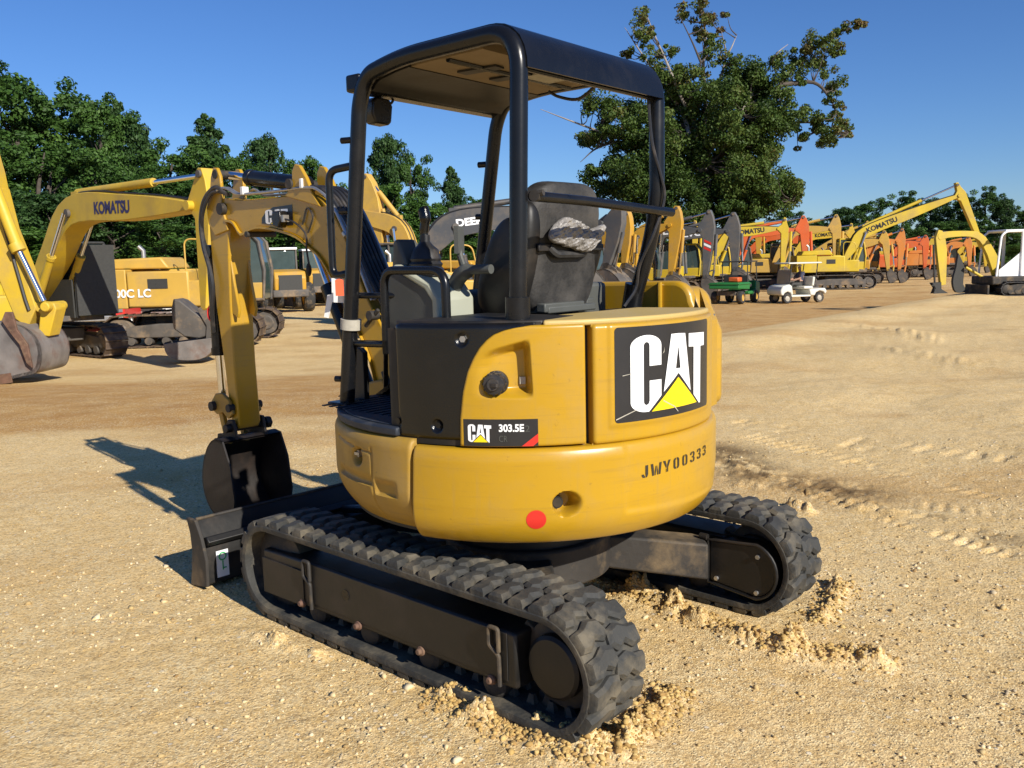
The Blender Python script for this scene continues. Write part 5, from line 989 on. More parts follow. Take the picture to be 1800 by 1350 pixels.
# the machine cut by the left edge: boom, cylinder and worn bucket
def left_machine():
    dp = 17.0; o = place(-170, dp); hd = math.atan2(R2[1], R2[0]); root = thing('excavator', 'yellow excavator cut off by the left edge, big worn bucket on the sand', 'excavator', o, hd); on = np.array(o); nn = -F2
    def loc(p, dy=0):
        nv = np.array([F2[0], F2[1], 0]); v = ray(*p); t = ((on-CP)@nv-dy)/(v@nv); X = CP+v*t-on; return (X[0]*R2[0]+X[1]*R2[1], X[2])
    P = lambda n, mb, m, par=root, **k: mb.build(n, m, par, **k)
    L = lambda pts: [loc(p) for p in pts]
    for sy in (1, -1): track(root, sy*1.2, 4.2, .9, .6)
    mb = MB(); mb.box((-.9, 0, 1.5), (2.6, 2.5, 1.0)); P('body', mb, 'ky', bevel=.06)
    mb = MB(); mb.xz(L([(-90, 300), (-40, 180), (-5, 300), (2, 332), (-10, 345), (-30, 330), (-60, 380), (-120, 520), (-150, 520)]), -.28, .28); bm = P('boom', mb, 'ky', bevel=.02)
    mb = MB(); mb.xz(L([(-18, 335), (6, 330), (24, 400), (52, 470), (74, 540), (60, 575), (38, 560), (0, 470), (-20, 420)]), -.22, .22); stk_ = P('stick', mb, 'ky', bevel=.02)
    mb = MB(); a, b = loc((3, 320)), loc((50, 442)); c = loc((92, 528)); mb.cyl((a[0], -.32, a[1]), (b[0], -.32, b[1]), .10, n=16); mb.cyl((b[0]-.06, -.32, b[1]+.14), (b[0], -.32, b[1]), .13, n=16); cy_ = P('bucket_cylinder', mb, 'ky')
    mb = MB(); mb.cyl((b[0], -.32, b[1]), (c[0], -.32, c[1]), .055, n=14); P('cylinder_rod', mb, 'chrome', cy_)
    mb = MB(); a, b = loc((-5, 345)), loc((62, 535)); mb.tube([(a[0]+.1, -.24, a[1]), (b[0]-.05, -.24, b[1]+.1), (b[0], -.24, b[1]-.1)], .03, 6); P('hose', mb, 'bhose', stk_)
    mb = MB(); mb.xz(L([(30, 512), (70, 530), (104, 532), (108, 542), (96, 590), (76, 588), (80, 550), (36, 524)]), -.2, .2); c = loc((95, 538)); mb.cyl((c[0], -.36, c[1]), (c[0], .36, c[1]), .09, n=14); P('bucket_link', mb, 'ky', bevel=.02)
    prof = L([(-12, 566), (20, 562), (55, 566), (80, 578), (95, 600), (98, 625), (90, 648), (62, 656), (30, 664)]); prof = [tuple(p) for p in spline([np.array(p) for p in prof], 4)]
    mb = MB(); inn = [(prof[0][0]+(a-prof[0][0])*.95, b+(.0 if b > .5 else .05)) for a, b in prof]; mb.grid([[(a, y, b) for a, b in prof] for y in (-.55, 0, .55)]+[[(a, y, b) for a, b in inn] for y in (.55, 0, -.55)], wrap=True); bk1 = P('bucket', mb, 'worn')
    for y in (-.55, .51): mb = MB(); mb.xz(prof+L([(0, 668), (-80, 640), (-60, 600)]), y, y+.04); P('bucket_side', mb, 'worn', bk1)
    mb = MB()
    for y in (-.25, .2): mb.xz(L([(36, 560), (42, 545), (54, 545), (62, 575), (80, 600), (88, 640), (78, 632), (66, 600), (50, 580)]), y-.4, y-.34)
    P('bucket_hinge', mb, 'rust', bk1, bevel=.01)
    mb = MB(); a, b = loc((-25, 668)), loc((15, 662)); mb.box(((a[0]+b[0])/2, -.58, (a[1]+b[1])/2), (1.2, .03, .18), ry=-.12); P('wear_plate', mb, 'rust', bk1)
left_machine()
# bucket and thumb hanging on the lettered excavator, standing in front
root, loc_ = digger('excavator', 'yellow excavator standing mostly behind the raised boom of the front machine, at the left', 470, 60, 10, 'ky', None, .9, cab=True)
def grapple():
    o = place(345, 21.5); hd = math.atan2(R2[1], R2[0]); root = thing('excavator_bucket', 'grey ditching bucket with rounded scoops at the foot of the lettered excavator stick', 'bucket', o, hd)
    for c, d, m in (((.0, 0, .52), (.95, .75, .42), 'worn'), ((-.15, .1, 1.0), (.6, .7, .7), 'worn')):
        pass
    pr = [tuple(p) for p in spline([np.array(p) for p in [(-.62, .5), (-.55, .25), (-.3, .12), (.2, .12), (.5, .3), (.55, .62)]], 4)]
    mb = MB(); mb.grid([[(a, y, b) for a, b in pr] for y in (-.4, .4)]+[[(a*.94, y, b+.04) for a, b in pr] for y in (.4, -.4)], wrap=True); b_ = mb.build('bucket_shell', 'frame', root)
    for y in (-.42, .38): mb = MB(); mb.xz(pr, y, y+.04); mb.build('bucket_side', 'worn', b_, bevel=.01)
    mb = MB(); mb.xz([(-.35, 1.55), (-.2, 1.5), (.15, 1.2), (.45, .95), (.5, .7), (.2, .6), (-.15, .65), (-.4, .85), (-.42, 1.3)], -.3, .3); mb.build('coupler', 'frame', root, bevel=.03)
    for y in (-.32, .32): mb = MB(); mb.xz([(.2, 1.3), (.6, 1.5), (.75, .9), (.5, .3), (.35, .5), (.4, .9)], y-.03, y+.03); mb.build('thumb_plate', 'frame', root, bevel=.01)
grapple()
def wheel_at(root, x, y, z, r, w, rim='decalwhite', name='wheel'):
    mb = MB(); mb.lathe([(r*.55, -w/2), (r*.9, -w/2), (r, -w*.32), (r, w*.32), (r*.9, w/2), (r*.55, w/2)], (x, y, z), (0, 1, 0), 24); t = mb.build(name, 'tyre', root)
    mb = MB(); mb.lathe([(0, -w*.42), (r*.2, -w*.42), (r*.25, -w*.3), (r*.5, -w*.3), (r*.56, -w*.46), (r*.56, w*.46), (r*.5, w*.3), (r*.2, w*.42), (0, w*.42)], (x, y, z), (0, 1, 0), 18); mb.build('rim', rim, t)
def loader(px, depth, rot, label):
    o = place(px, depth); hd = math.atan2(R2[1]*math.cos(R(rot))+F2[1]*math.sin(R(rot)), R2[0]*math.cos(R(rot))+F2[0]*math.sin(R(rot))); r = thing('wheel_loader', label, 'loader', o, hd, 'wheel loaders behind the stick')
    B = lambda n, mb, m, par=r, **k: mb.build(n, m, par, **k)
    for x in (-1.4, 1.5):
        for y in (-1.0, 1.0): wheel_at(r, x, y, .72, .72, .5, 'dy')
    mb = MB(); mb.xz([(-2.6, 1.0), (-2.7, 1.7), (-2.5, 2.0), (-.6, 2.1), (-.6, .9), (-2.3, .8)], -.75, .75); e = B('engine_cover', mb, 'cy', bevel=.06)
    mb = MB(); mb.box((-2.68, 0, 1.45), (.06, 1.1, .75)); B('radiator_grille', mb, 'mesh_guard', e)
    for y in (-.6, .6): mb = MB(); mb.box((-2.64, y, 1.05), (.06, .2, .14)); B('tail_light', mb, 'decalwhite', e)
    mb = MB(); mb.box((-2.5, 0, .95), (.5, 1.7, .35)); B('counterweight', mb, 'frame', bevel=.05)
    mb = MB(); mb.box((.1, 0, 2.4), (1.15, 1.3, 1.35)); c = B('cab', mb, 'glass', bevel=.08)
    mb = MB(); mb.box((.1, 0, 3.12), (1.35, 1.45, .12)); B('cab_roof', mb, 'decalwhite' if rot > 100 else 'cy', c, bevel=.03)
    for x in (-.48, .68):
        for y in (-.66, .66): mb = MB(); mb.box((x, y, 2.4), (.08, .08, 1.4)); B('cab_post', mb, 'frame', c)
    mb = MB(); mb.box((.6, 0, 1.2), (2.8, .8, .5)); B('chassis', mb, 'frame', bevel=.04)
    for y in (-.5, .5): mb = MB(); mb.xz([(.9, 1.6), (1.3, 1.8), (2.9, .9), (3.1, .5), (2.8, .5), (2.4, .9)], y-.07, y+.07); B('lift_arm', mb, 'cy', bevel=.02)
    mb = MB(); mb.xz([(2.9, 1.1), (3.0, .1), (4.0, .06), (4.0, .12), (3.2, .3), (3.1, 1.1)], -1.3, 1.3); B('loader_bucket', mb, 'frame', bevel=.02)
loader(504, 46, 112, 'yellow wheel loader with a black radiator grille facing the yard, right of the front stick')
loader(560, 52, 112, 'amber wheel loader in deeper shade, right of the one with the black grille')
loader(468, 50, 100, 'yellow wheel loader half hidden behind the green-glass cab at the left')
def truck(px, depth, rot, label, red=False):
    o = place(px, depth); hd = math.atan2(R2[1]*math.cos(R(rot))+F2[1]*math.sin(R(rot)), R2[0]*math.cos(R(rot))+F2[0]*math.sin(R(rot))); r = thing('pickup_truck', label, 'truck', o, hd, 'trucks parked behind the excavators')
    B = lambda n, mb, m, par=r, **k: mb.build(n, m, par, **k)
    for x in (-1.6, 1.6):
        for y in (-.8, .8): wheel_at(r, x, y, .40, .40, .28, 'steel')
    mb = MB(); mb.xz([(-2.7, .5), (-2.7, 1.15), (-.6, 1.15), (-.45, 1.85), (.7, 1.85), (1.25, 1.2), (2.4, 1.1), (2.6, .95), (2.65, .45), (0, .4)], -.95, .95); b = B('truck_body', mb, 'white' if not red else 'decalred', bevel=.08)
    mb = MB(); mb.xz([(-.38, 1.2), (-.32, 1.78), (.62, 1.78), (1.05, 1.2)], -.965, .965); B('side_window', mb, 'glass', b); mb = MB(); mb.box((.98, 0, 1.5), (.04, 1.6, .62), ry=-.68); B('windscreen', mb, 'glass', b)
    mb = MB(); mb.box((2.66, 0, .78), (.04, 1.1, .34)); B('radiator_grille', mb, 'mesh_guard', b)
    for y in (-.75, .75): mb = MB(); mb.box((2.64, y, .82), (.05, .3, .22)); B('headlight', mb, 'steel', b)
    mb = MB(); mb.box((2.7, 0, .5), (.12, 1.85, .2)); B('bumper', mb, 'steel', b, bevel=.03)
truck(208, 36, -80, 'red pickup truck between the guarded cab and the amber hood', True)
truck(150, 37, -85, 'white pickup truck under the belly of the guarded excavator'); truck(300, 39, -85, 'white pickup truck behind the tracks of the amber excavator')
# --- utility cart, golf cart with driver
def ucart():
    dp = 43.; o = place(1296, dp); rot = 234; hd = math.atan2(R2[1]*math.cos(R(rot))+F2[1]*math.sin(R(rot)), R2[0]*math.cos(R(rot))+F2[0]*math.sin(R(rot))); r = thing('utility_cart', 'green utility cart with a cargo bed and black roof, parked by the excavator row', 'cart', o, hd)
    M['green'] = mat('green_paint', (.02, .16, .035), .45, var=.1)
    B = lambda n, mb, m, par=r, **k: mb.build(n, m, par, **k)
    for x in (-.75, .95):
        for y in (-.62, .62): wheel_at(r, x, y, .30, .30, .25, 'dy')
    mb = MB(); mb.xz([(.1, .65), (.05, 1.0), (1.45, 1.0), (1.5, .72)], -.72, .72); b = B('cargo_bed', mb, 'green', bevel=.03)
    mb = MB(); mb.box((.75, 0, .93), (1.5, 1.52, .06)); B('bed_rim', mb, 'green', b, bevel=.02)
    mb = MB(); mb.xz([(-1.35, .45), (-1.3, .95), (-.8, 1.05), (-.75, .6), (.1, .55), (.1, .42), (-1.2, .38)], -.68, .68); B('front_body', mb, 'green', bevel=.04)
    mb = MB(); mb.box((-.25, 0, .82), (.5, 1.2, .16)); mb.box((-.02, 0, 1.1), (.12, 1.2, .45)); B('bench_seat', mb, 'mesh_guard', bevel=.04)
    mb = MB(); mb.box((-.35, 0, 1.95), (1.3, 1.35, .06)); rf = B('cart_roof', mb, 'mesh_guard', bevel=.02)
    for x in (-.95, .15):
        for y in (-.62, .62): mb = MB(); mb.tube([(x*1.05, y, .9), (x, y, 1.93)], .025, 8); B('roof_post', mb, 'mesh_guard', rf)
    mb = MB(); mb.box((0, 0, .5), (2.4, .9, .2)); B('chassis', mb, 'frame')
    for y in (-.3, .3): pass
    mb = MB(); mb.box((.6, .2, 1.12), (.5, .5, .22)); c = B('cooler', mb, 'or', None, bevel=.05); c.matrix_world = Matrix.Translation(o) @ Matrix.Rotation(hd, 4, 'Z'); tag(c, 'small orange box riding in the bed of the green cart', 'box')
    # helper standing by the cart, half hidden: left out
ucart()
def skin(name, verts, edges, rad, m, parent, sub=2, root=0):
    me = bpy.data.meshes.new(name); me.from_pydata(verts, edges, []); o = bpy.data.objects.new(name, me); COL.objects.link(o); o.parent = parent; me.materials.append(M[m])
    s = o.modifiers.new('skin', 'SKIN'); sv = me.skin_vertices[0].data
    for i, r_ in enumerate(rad): sv[i].radius = (r_, r_) if not isinstance(r_, tuple) else r_
    sv[root].use_root = True; q = o.modifiers.new('sub', 'SUBSURF'); q.levels = q.render_levels = sub; return o
def golf():
    dp = 42.; rot = 197; o = place(1402, dp); hd = math.atan2(R2[1]*math.cos(R(rot))+F2[1]*math.sin(R(rot)), R2[0]*math.cos(R(rot))+F2[0]*math.sin(R(rot))); r = thing('golf_cart', 'cream golf cart with a pale roof and windscreen, driven along the clay road', 'cart', o, hd)
    M['cream'] = mat('cream_paint', (.66, .65, .56), .4, var=.05); M['clear'] = mat('windscreen_film', (.25, .22, .20), .2); M['skin'] = mat('skin', (.36, .20, .13), .6); M['shirt'] = mat('dark_shirt', (.045, .05, .09), .8); M['cap'] = mat('grey_cap', (.5, .48, .44), .8)
    B = lambda n, mb, m, par=r, **k: mb.build(n, m, par, **k)
    for x in (-.85, .85):
        for y in (-.5, .5): wheel_at(r, x, y, .24, .24, .2, 'tape')
    mb = MB(); mb.xz([(.55, .42), (.62, .80), (.75, .88), (1.1, .80), (1.22, .6), (1.2, .40), (1.06, .36), (1.0, .48), (.85, .54), (.70, .48), (.64, .34)], -.58, .58); B('front_cowl', mb, 'cream', bevel=.05)
    mb = MB(); mb.xz([(-.35, .34), (-.3, .62), (-1.15, .66), (-1.25, .5), (-1.15, .36), (-1.06, .48), (-.85, .54), (-.66, .46), (-.6, .32)], -.58, .58); B('rear_body', mb, 'cream', bevel=.05)
    mb = MB(); mb.box((.15, 0, .33), (1.1, 1.1, .08)); B('floor_pan', mb, 'cream', bevel=.02)
    mb = MB(); mb.box((-.28, 0, .70), (.48, 1.05, .13)); mb.box((-.55, 0, .98), (.12, 1.05, .42), ry=-.15); B('bench_seat', mb, 'cream', bevel=.04)
    mb = MB(); mb.box((-.05, 0, 1.82), (1.75, 1.2, .07)); rf = B('cart_roof', mb, 'cream', bevel=.03)
    for a, b in (((.75, .82), (.62, 1.8)), ((-.62, .9), (-.75, 1.8))):
        for y in (-.52, .52): mb = MB(); mb.tube([(a[0], y, a[1]), (b[0], y, b[1])], .022, 8); B('roof_post', mb, 'mesh_guard', rf)
    mb = MB(); mb.box((.70, 0, 1.18), (.012, 1.0, .66), ry=-.13); B('windscreen', mb, 'clear', bevel=.003)
    mb = MB(); mb.tube([(.60, -.25, .75), (.38, -.25, 1.0)], .02, 8); mb.tube([(.38+.06*math.sin(t*.5236)*.6, -.25+.16*math.cos(t*.5236), 1.0+.12*math.sin(t*.5236)) for t in range(12)], .014, 6, closed=True); B('steering_wheel', mb, 'mesh_guard')
    # driver
    pr = thing('person', 'driver in dark shirt and pale cap, hands on the golf cart wheel', 'person', o, hd)
    y = -.22
    V = [(-.30, y, .84), (-.34, y, 1.05), (-.36, y, 1.28), (-.34, y, 1.40), (-.32, y, 1.47), (-.30, y, 1.58), (-.29, y, 1.67),
         (-.34, y-.19, 1.34), (-.18, y-.24, 1.12), (.08, y-.18, 1.04), (.26, y-.13, 1.06), (-.34, y+.19, 1.34), (-.18, y+.24, 1.12), (.08, y+.16, 1.04), (.26, y+.10, 1.06),
         (-.22, y-.11, .83), (.20, y-.14, .86), (.30, y-.14, .46), (.44, y-.14, .42), (-.22, y+.11, .83), (.20, y+.14, .86), (.30, y+.14, .46), (.44, y+.14, .42)]
    Ed = [(0, 1), (1, 2), (2, 3), (3, 4), (4, 5), (5, 6), (2, 7), (7, 8), (8, 9), (9, 10), (2, 11), (11, 12), (12, 13), (13, 14), (0, 15), (15, 16), (16, 17), (17, 18), (0, 19), (19, 20), (20, 21), (21, 22)]
    rd = [.15, .14, .16, .08, .055, .085, .075, .07, .05, .038, .035, .07, .05, .038, .035, .10, .07, .05, .045, .10, .07, .05, .045]
    body = skin('body', V, Ed, rd, 'skin', pr)
    def hand(y_, sgn):
        for k in range(5):
            mb = MB(); a = np.array([.27, y_+sgn*(-.03+.017*k), 1.07]); b = a+np.array([.06, 0, .025-.006*abs(k-2)]); c = b+np.array([.015, 0, -.035]); mb.tube([a, b, c], [.011, .010, .008], 6) if k < 4 else mb.tube([np.array([.26, y_-sgn*.04, 1.07]), np.array([.31, y_-sgn*.055, 1.09])], [.012, .009], 6); mb.build('finger', 'skin', pr)
    hand(y-.13, 1); hand(y+.10, -1)
    sh_ = skin('shirt', [V[0], V[1], V[2], V[3], V[7], V[8], V[11], V[12]], [(0, 1), (1, 2), (2, 3), (2, 4), (4, 5), (2, 6), (6, 7)], [.17, .16, .18, .095, .09, .066, .09, .066], 'shirt', pr)
    skin('trousers', [V[0], V[15], V[16], V[17], V[19], V[20], V[21]], [(0, 1), (1, 2), (2, 3), (0, 4), (4, 5), (5, 6)], [.16, .115, .085, .065, .115, .085, .065], 'mesh_guard', pr)
    mb = MB(); mb.lathe([(.105, 0), (.105, .04), (.085, .08), (.04, .10), (0, .105)], (-.29, y, 1.66), (0, 0, 1), 20); mb.box((-.17, y, 1.665), (.12, .15, .012)); mb.build('cap', 'cap', pr)
    mb = MB(); hx, hz = -.21, 1.60
    mb.ico((hx+.0, y, hz), .018, 1); mb.build('nose', 'skin', pr)
    for s in (-.032, .032): mb = MB(); mb.ico((hx-.015, y+s, hz+.025), .009, 1); mb.build('eye', 'decalblack', pr); mb = MB(); mb.ico((-.29, y+s*2.8, 1.60), .022, 1, (1, .5, 1.4)); mb.build('ear', 'skin', pr)
    mb = MB(); mb.box((hx-.01, y, hz-.045), (.01, .045, .008)); mb.build('mouth', 'rust', pr)
golf()
# --- small yellow machine with white cab at the right edge
def right_machine():
    dp = 33.0; o = place(1790, dp); hd = math.atan2(-R2[1], -R2[0]); nv = np.array([F2[0], F2[1], 0]); on = np.array(o)
    r = thing('excavator', 'yellow compact excavator with a white open-sided cab at the right edge', 'excavator', o, hd)
    def loc(p): v = ray(*p); t = ((on-CP)@nv)/(v@nv); X = CP+v*t-on; return (-(X[0]*R2[0]+X[1]*R2[1]), X[2])
    L = lambda pts: [loc(p) for p in pts]; B = lambda n, mb, m, par=r, **k: mb.build(n, m, par, **k)
    sg = lambda pts, n=3: [tuple(p) for p in spline([np.array(p) for p in L(pts)], n)]
    for sy in (1, -1): track(r, sy*.75, 2.3, .55, .4, m='rubberseal', nshoe=40, mf='mud_steel')
    mb = MB(); mb.xz(sg([(1733, 448), (1720, 424), (1700, 416), (1665, 418), (1650, 422), (1647, 412), (1662, 407), (1700, 406), (1722, 410), (1740, 430), (1757, 465), (1752, 485), (1745, 484)]), -.10, .10); bm = B('boom', mb, 'vy', bevel=.01)
    mb = MB(); mb.xz(L([(1643, 418), (1648, 404), (1655, 406), (1660, 420), (1663, 440), (1661, 500), (1652, 502), (1646, 450)]), -.09, .09); B('stick', mb, 'vy', bevel=.01)
    mb = MB(); a, b = loc((1655, 408)), loc((1715, 412)); mb.cyl((a[0], 0, a[1]), (b[0], 0, b[1]), .05, n=12); mb.cyl((loc((1680, 409))[0], 0, loc((1680, 409))[1]), (b[0], 0, b[1]+.02), .075, n=12); B('stick_cylinder', mb, 'mesh_guard')
    mb = MB(); a, b = loc((1641, 430)), loc((1643, 498)); mb.cyl((a[0], 0, a[1]), (b[0], 0, b[1]), .035, n=10); B('bucket_cylinder', mb, 'mesh_guard')
    for y in (-.12, .10): mb = MB(); mb.xz(L([(1636, 497), (1652, 496), (1652, 508), (1664, 515), (1638, 516), (1642, 506)]), y, y+.03); B('quick_coupler', mb, 'mesh_guard')
    mb = MB(); a, b = loc((1700, 480)), loc((1748, 470)); mb.xz(sg([(1690, 445), (1700, 470), (1698, 500), (1706, 512), (1686, 514), (1680, 495), (1686, 470)]), -.35, -.2); B('breaker_link', mb, 'mesh_guard')
    mb = MB(); mb.cyl((loc((1700, 470))[0], -.1, loc((1700, 470))[1]), (loc((1738, 492))[0], -.1, loc((1738, 492))[1]), .05, n=10); B('boom_cylinder', mb, 'vy')
    zt = loc((1770, 407))[1]; zb = loc((1770, 486))[1]; x1 = loc((1735, 486))[0]; x2 = loc((1778, 486))[0]; x3 = loc((1830, 486))[0]
    mb = MB()
    for y in (-.62, .62): mb.tube(fillet([(x1, y, zb), (x1-.12, y, zt-.15), (x1-.3, y, zt), (x3, y, zt), (x3, y, zb)], .15), .04, 8); mb.tube([(x2, y, zb), (x2, y, zt)], .06, 8)
    cab_ = B('cab_frame', mb, 'decalwhite')
    mb = MB(); mb.box(((x1+x3)/2-.1, 0, zt+.02), (abs(x3-x1)-.3, 1.3, .08)); B('cab_roof', mb, 'decalwhite', cab_, bevel=.03)
    mb = MB(); mb.xz([(x2, zb), (x2, zt), (x3, zt), (x3, zb)], .56, .6); mb.xz([(x2, zb), (x2, zb+.9), (x1-.1, zb+.25), (x1-.1, zb)], .56, .6); B('cab_side', mb, 'decalwhite', cab_)
    mb = MB(); mb.xz([(x2-.1, zb+.9), (x2-.1, zt-.15), (x3+.1, zt-.15), (x3+.1, zb+.9)], .60, .61); B('side_window', mb, 'glass', cab_)
    mb = MB(); mb.box(((x1+x3)/2-.3, -.1, zb+.35), (.5, .5, .12)); mb.box(((x1+x3)/2-.5, -.1, zb+.7), (.12, .5, .6)); B('seat', mb, 'mesh_guard', bevel=.03)
    mb = MB(); mb.box((x3-.3, 0, zb+.3), (1.2, 1.4, .9)); B('body', mb, 'vy', bevel=.08)
    mb = MB(); mb.box(((x1+x3)/2, 0, zb-.12), (abs(x3-x1)+.4, 1.5, .3)); B('deck', mb, 'mud_steel', bevel=.05)
    mb = MB(); mb.box((x1+.35, 0, .22), (.08, 1.6, .42)); B('dozer_blade', mb, 'mud_steel', bevel=.02)
right_machine()
# ================================================================== trees
def leafmat(name, cols, trans=.25):
    m = bpy.data.materials.new(name); m.use_nodes = True; N = m.node_tree.nodes; L = m.node_tree.links; b = N['Principled BSDF']; b.inputs['Roughness'].default_value = .55; b.inputs['Specular IOR Level'].default_value = .25
    a = N.new('ShaderNodeAttribute'); a.attribute_name = 'tone'; r = N.new('ShaderNodeValToRGB'); L.new(a.outputs['Fac'], r.inputs['Fac']); e = r.color_ramp.elements
    ramp(e, cols)
    L.new(r.outputs['Color'], b.inputs['Base Color']); t = N.new('ShaderNodeBsdfTranslucent'); L.new(r.outputs['Color'], t.inputs['Color']); mx = N.new('ShaderNodeMixShader'); mx.inputs[0].default_value = trans
    L.new(b.outputs[0], mx.inputs[1]); L.new(t.outputs[0], mx.inputs[2]); L.new(mx.outputs[0], N['Material Output'].inputs['Surface']); return m
LM = {'forest': leafmat('forest_leaves', [(.024, .056, .012), (.055, .12, .022), (.10, .185, .036)]), 'pine': leafmat('dark_leaves', [(.020, .048, .014), (.042, .092, .024), (.078, .145, .038)]),
      'light': leafmat('light_leaves', [(.03, .07, .012), (.06, .13, .02), (.10, .19, .035)]), 'oak': leafmat('turning_leaves', [(.024, .052, .010), (.06, .105, .018), (.105, .15, .03), (.16, .11, .04)])}
M['bark'] = mat('bark', (.075, .06, .048), .9, var=.35, vs=3, bump=.4, bs=8); M['bark_pale'] = mat('pale_bark', (.30, .26, .22), .9, var=.3, vs=3)
def leaves(pts, size, m, tone, name='crown', parent=None, up=.3, dr=None):
    """pts (n,3): one small folded leaf clump each"""
    n = len(pts); nr = RNG.normal(size=(n, 3)); 
    if dr is not None: nr = nr*.8+dr*1.2
    nr[:, 2] += up; nr /= np.linalg.norm(nr, axis=1)[:, None]
    t = np.cross(nr, RNG.normal(size=(n, 3))); t /= np.linalg.norm(t, axis=1)[:, None]; b = np.cross(nr, t); s = size*RNG.uniform(.55, 1.35, (n, 1))
    V = np.stack([pts+t*s, pts+b*s*.55+nr*s*.18, pts-t*s*.9, pts-b*s*.6+nr*s*.12, pts+t*s*.15-nr*s*.1], 1)
    Fi = np.array([(0, 1, 4), (1, 2, 4), (2, 3, 4), (3, 0, 4)])[None]+np.arange(n)[:, None, None]*5; F_ = Fi.reshape(-1, 3)
    me = bpy.data.meshes.new(name); me.vertices.add(n*5); me.vertices.foreach_set('co', V.ravel()); me.loops.add(F_.size); me.loops.foreach_set('vertex_index', F_.ravel().astype(np.int32)); me.polygons.add(len(F_)); me.polygons.foreach_set('loop_start', (np.arange(len(F_))*3).astype(np.int32)); me.update(calc_edges=True)
    at = me.attributes.new('tone', 'FLOAT', 'POINT'); at.data.foreach_set('value', np.repeat(np.clip(tone, 0, 1), 5).astype(np.float32)); me.materials.append(m)
    o = bpy.data.objects.new(name, me); COL.objects.link(o); o.parent = parent; return o
def clump_pts(c, r, n, fill=.35):
    d = RNG.normal(size=(n, 3)); d /= np.linalg.norm(d, axis=1)[:, None]; q = (fill+(1-fill)*RNG.random(n)**.6)[:, None]
    return np.array(c)+d*q*np.array(r), d
def crown_tree(name, label, loc, h, w, m, seed, shape='round', n=9000, leaf=.26, group=None, tone0=.5, lowz=.12):
    rg = np.random.default_rng(seed); root = thing(name, label, 'tree', loc, rg.uniform(0, 6), group)
    mb = MB(); mb.tube(spline([(0, 0, -.3), (rg.normal()*.1, rg.normal()*.1, h*.35), (rg.normal()*.3, rg.normal()*.3, h*.65), (0, 0, h*.92)], 4), [.030*h*(1-.9*i/12)**1 for i in range(13)], 8)
    trunk = mb.build('trunk', 'bark', root)
    P = []; Dn = []; T_ = []; k = 34 if shape != 'pine' else 40
    for i in range(k):
        u = rg.random()**.85; z = h*(lowz+(.97-lowz)*u)
        if shape == 'round': env = math.sin(math.pi*min(1, .12+.83*(z/h)))**.6
        elif shape == 'pine': env = (1.02-z/h)**.75*1.1
        else: env = .55+.45*math.sin(math.pi*z/h)
        a = rg.uniform(0, 2*math.pi); rr = w/2*env*rg.uniform(.35, .95); c = np.array([rr*math.cos(a), rr*math.sin(a), z]); s = w*rg.uniform(.10, .20)*(1.1-.4*z/h); nn = int(n/k)
        if i % 3 == 0: mb = MB(); z1 = z*.75; mb.tube(spline([(0, 0, z1), tuple(c*.5+np.array([0, 0, z1])*.5+rg.normal(size=3)*.15), tuple(c)], 3), [.10, .085, .07, .06, .045, .035, .02], 5); mb.build('limb', 'bark', trunk)
        # each clump is itself broken into tufts
        for j in range(5):
            tc2 = c+rg.normal(size=3)*np.array([.55, .55, .42])*s; p, d = clump_pts(tc2, (s*.68, s*.68, s*.5), nn//5); P.append(p); Dn.append(d); T_.append(np.full(len(p), tone0+rg.normal()*.14)+RNG.normal(size=len(p))*.13)
    leaves(np.concatenate(P), leaf, LM[m], np.concatenate(T_), 'crown', root, .5, np.concatenate(Dn)); return root
def copy_tree(src, loc, rz, sc, label):
    r = src.copy(); COL.objects.link(r); r.location = loc; r.rotation_euler = (0, 0, rz); r.scale = sc; r['label'] = label
    for ch in src.children:
        c = ch.copy(); COL.objects.link(c); c.parent = r
        for g in ch.children: d = g.copy(); COL.objects.link(d); d.parent = c
    return r
GW = 'trees of the wood behind the yard'
far = (0, -4000, 0)
protos = {}
def htop(px, ytop, dp):
    return float(ondepth(px, ytop, dp)[2])-gz(0, 0)*0
def put(kind, px, ytop, dp, wpx, label):
    p = place(px, dp); h = htop(px, ytop, dp)-p.z; w = wpx/FPX*dp
    if kind not in protos:
        spec = {'forest_a': ('forest', 11, 'round', 16, 10.), 'forest_b': ('forest', 23, 'col', 16, 9.), 'light_a': ('light', 31, 'round', 14, 9.), 'pine_a': ('pine', 45, 'pine', 17, 8.), 'dark_a': ('pine', 57, 'round', 14, 10.)}[kind]
        t = crown_tree('pine_tree' if 'pine' in kind else 'broadleaf_tree', label, p, spec[3], spec[4], spec[0], spec[1], spec[2], TREEN, .175, GW); t.scale = (w/spec[4], w/spec[4], h/spec[3]); protos[kind] = (t, spec); return t
    t, spec = protos[kind]; r = copy_tree(t, p, random.uniform(0, 6.28), (w/spec[4], w/spec[4], h/spec[3]), label); r.name = t.name.split('.')[0]; return r
L_ = put
K = ['forest_a', 'forest_b', 'light_a', 'pine_a', 'dark_a']
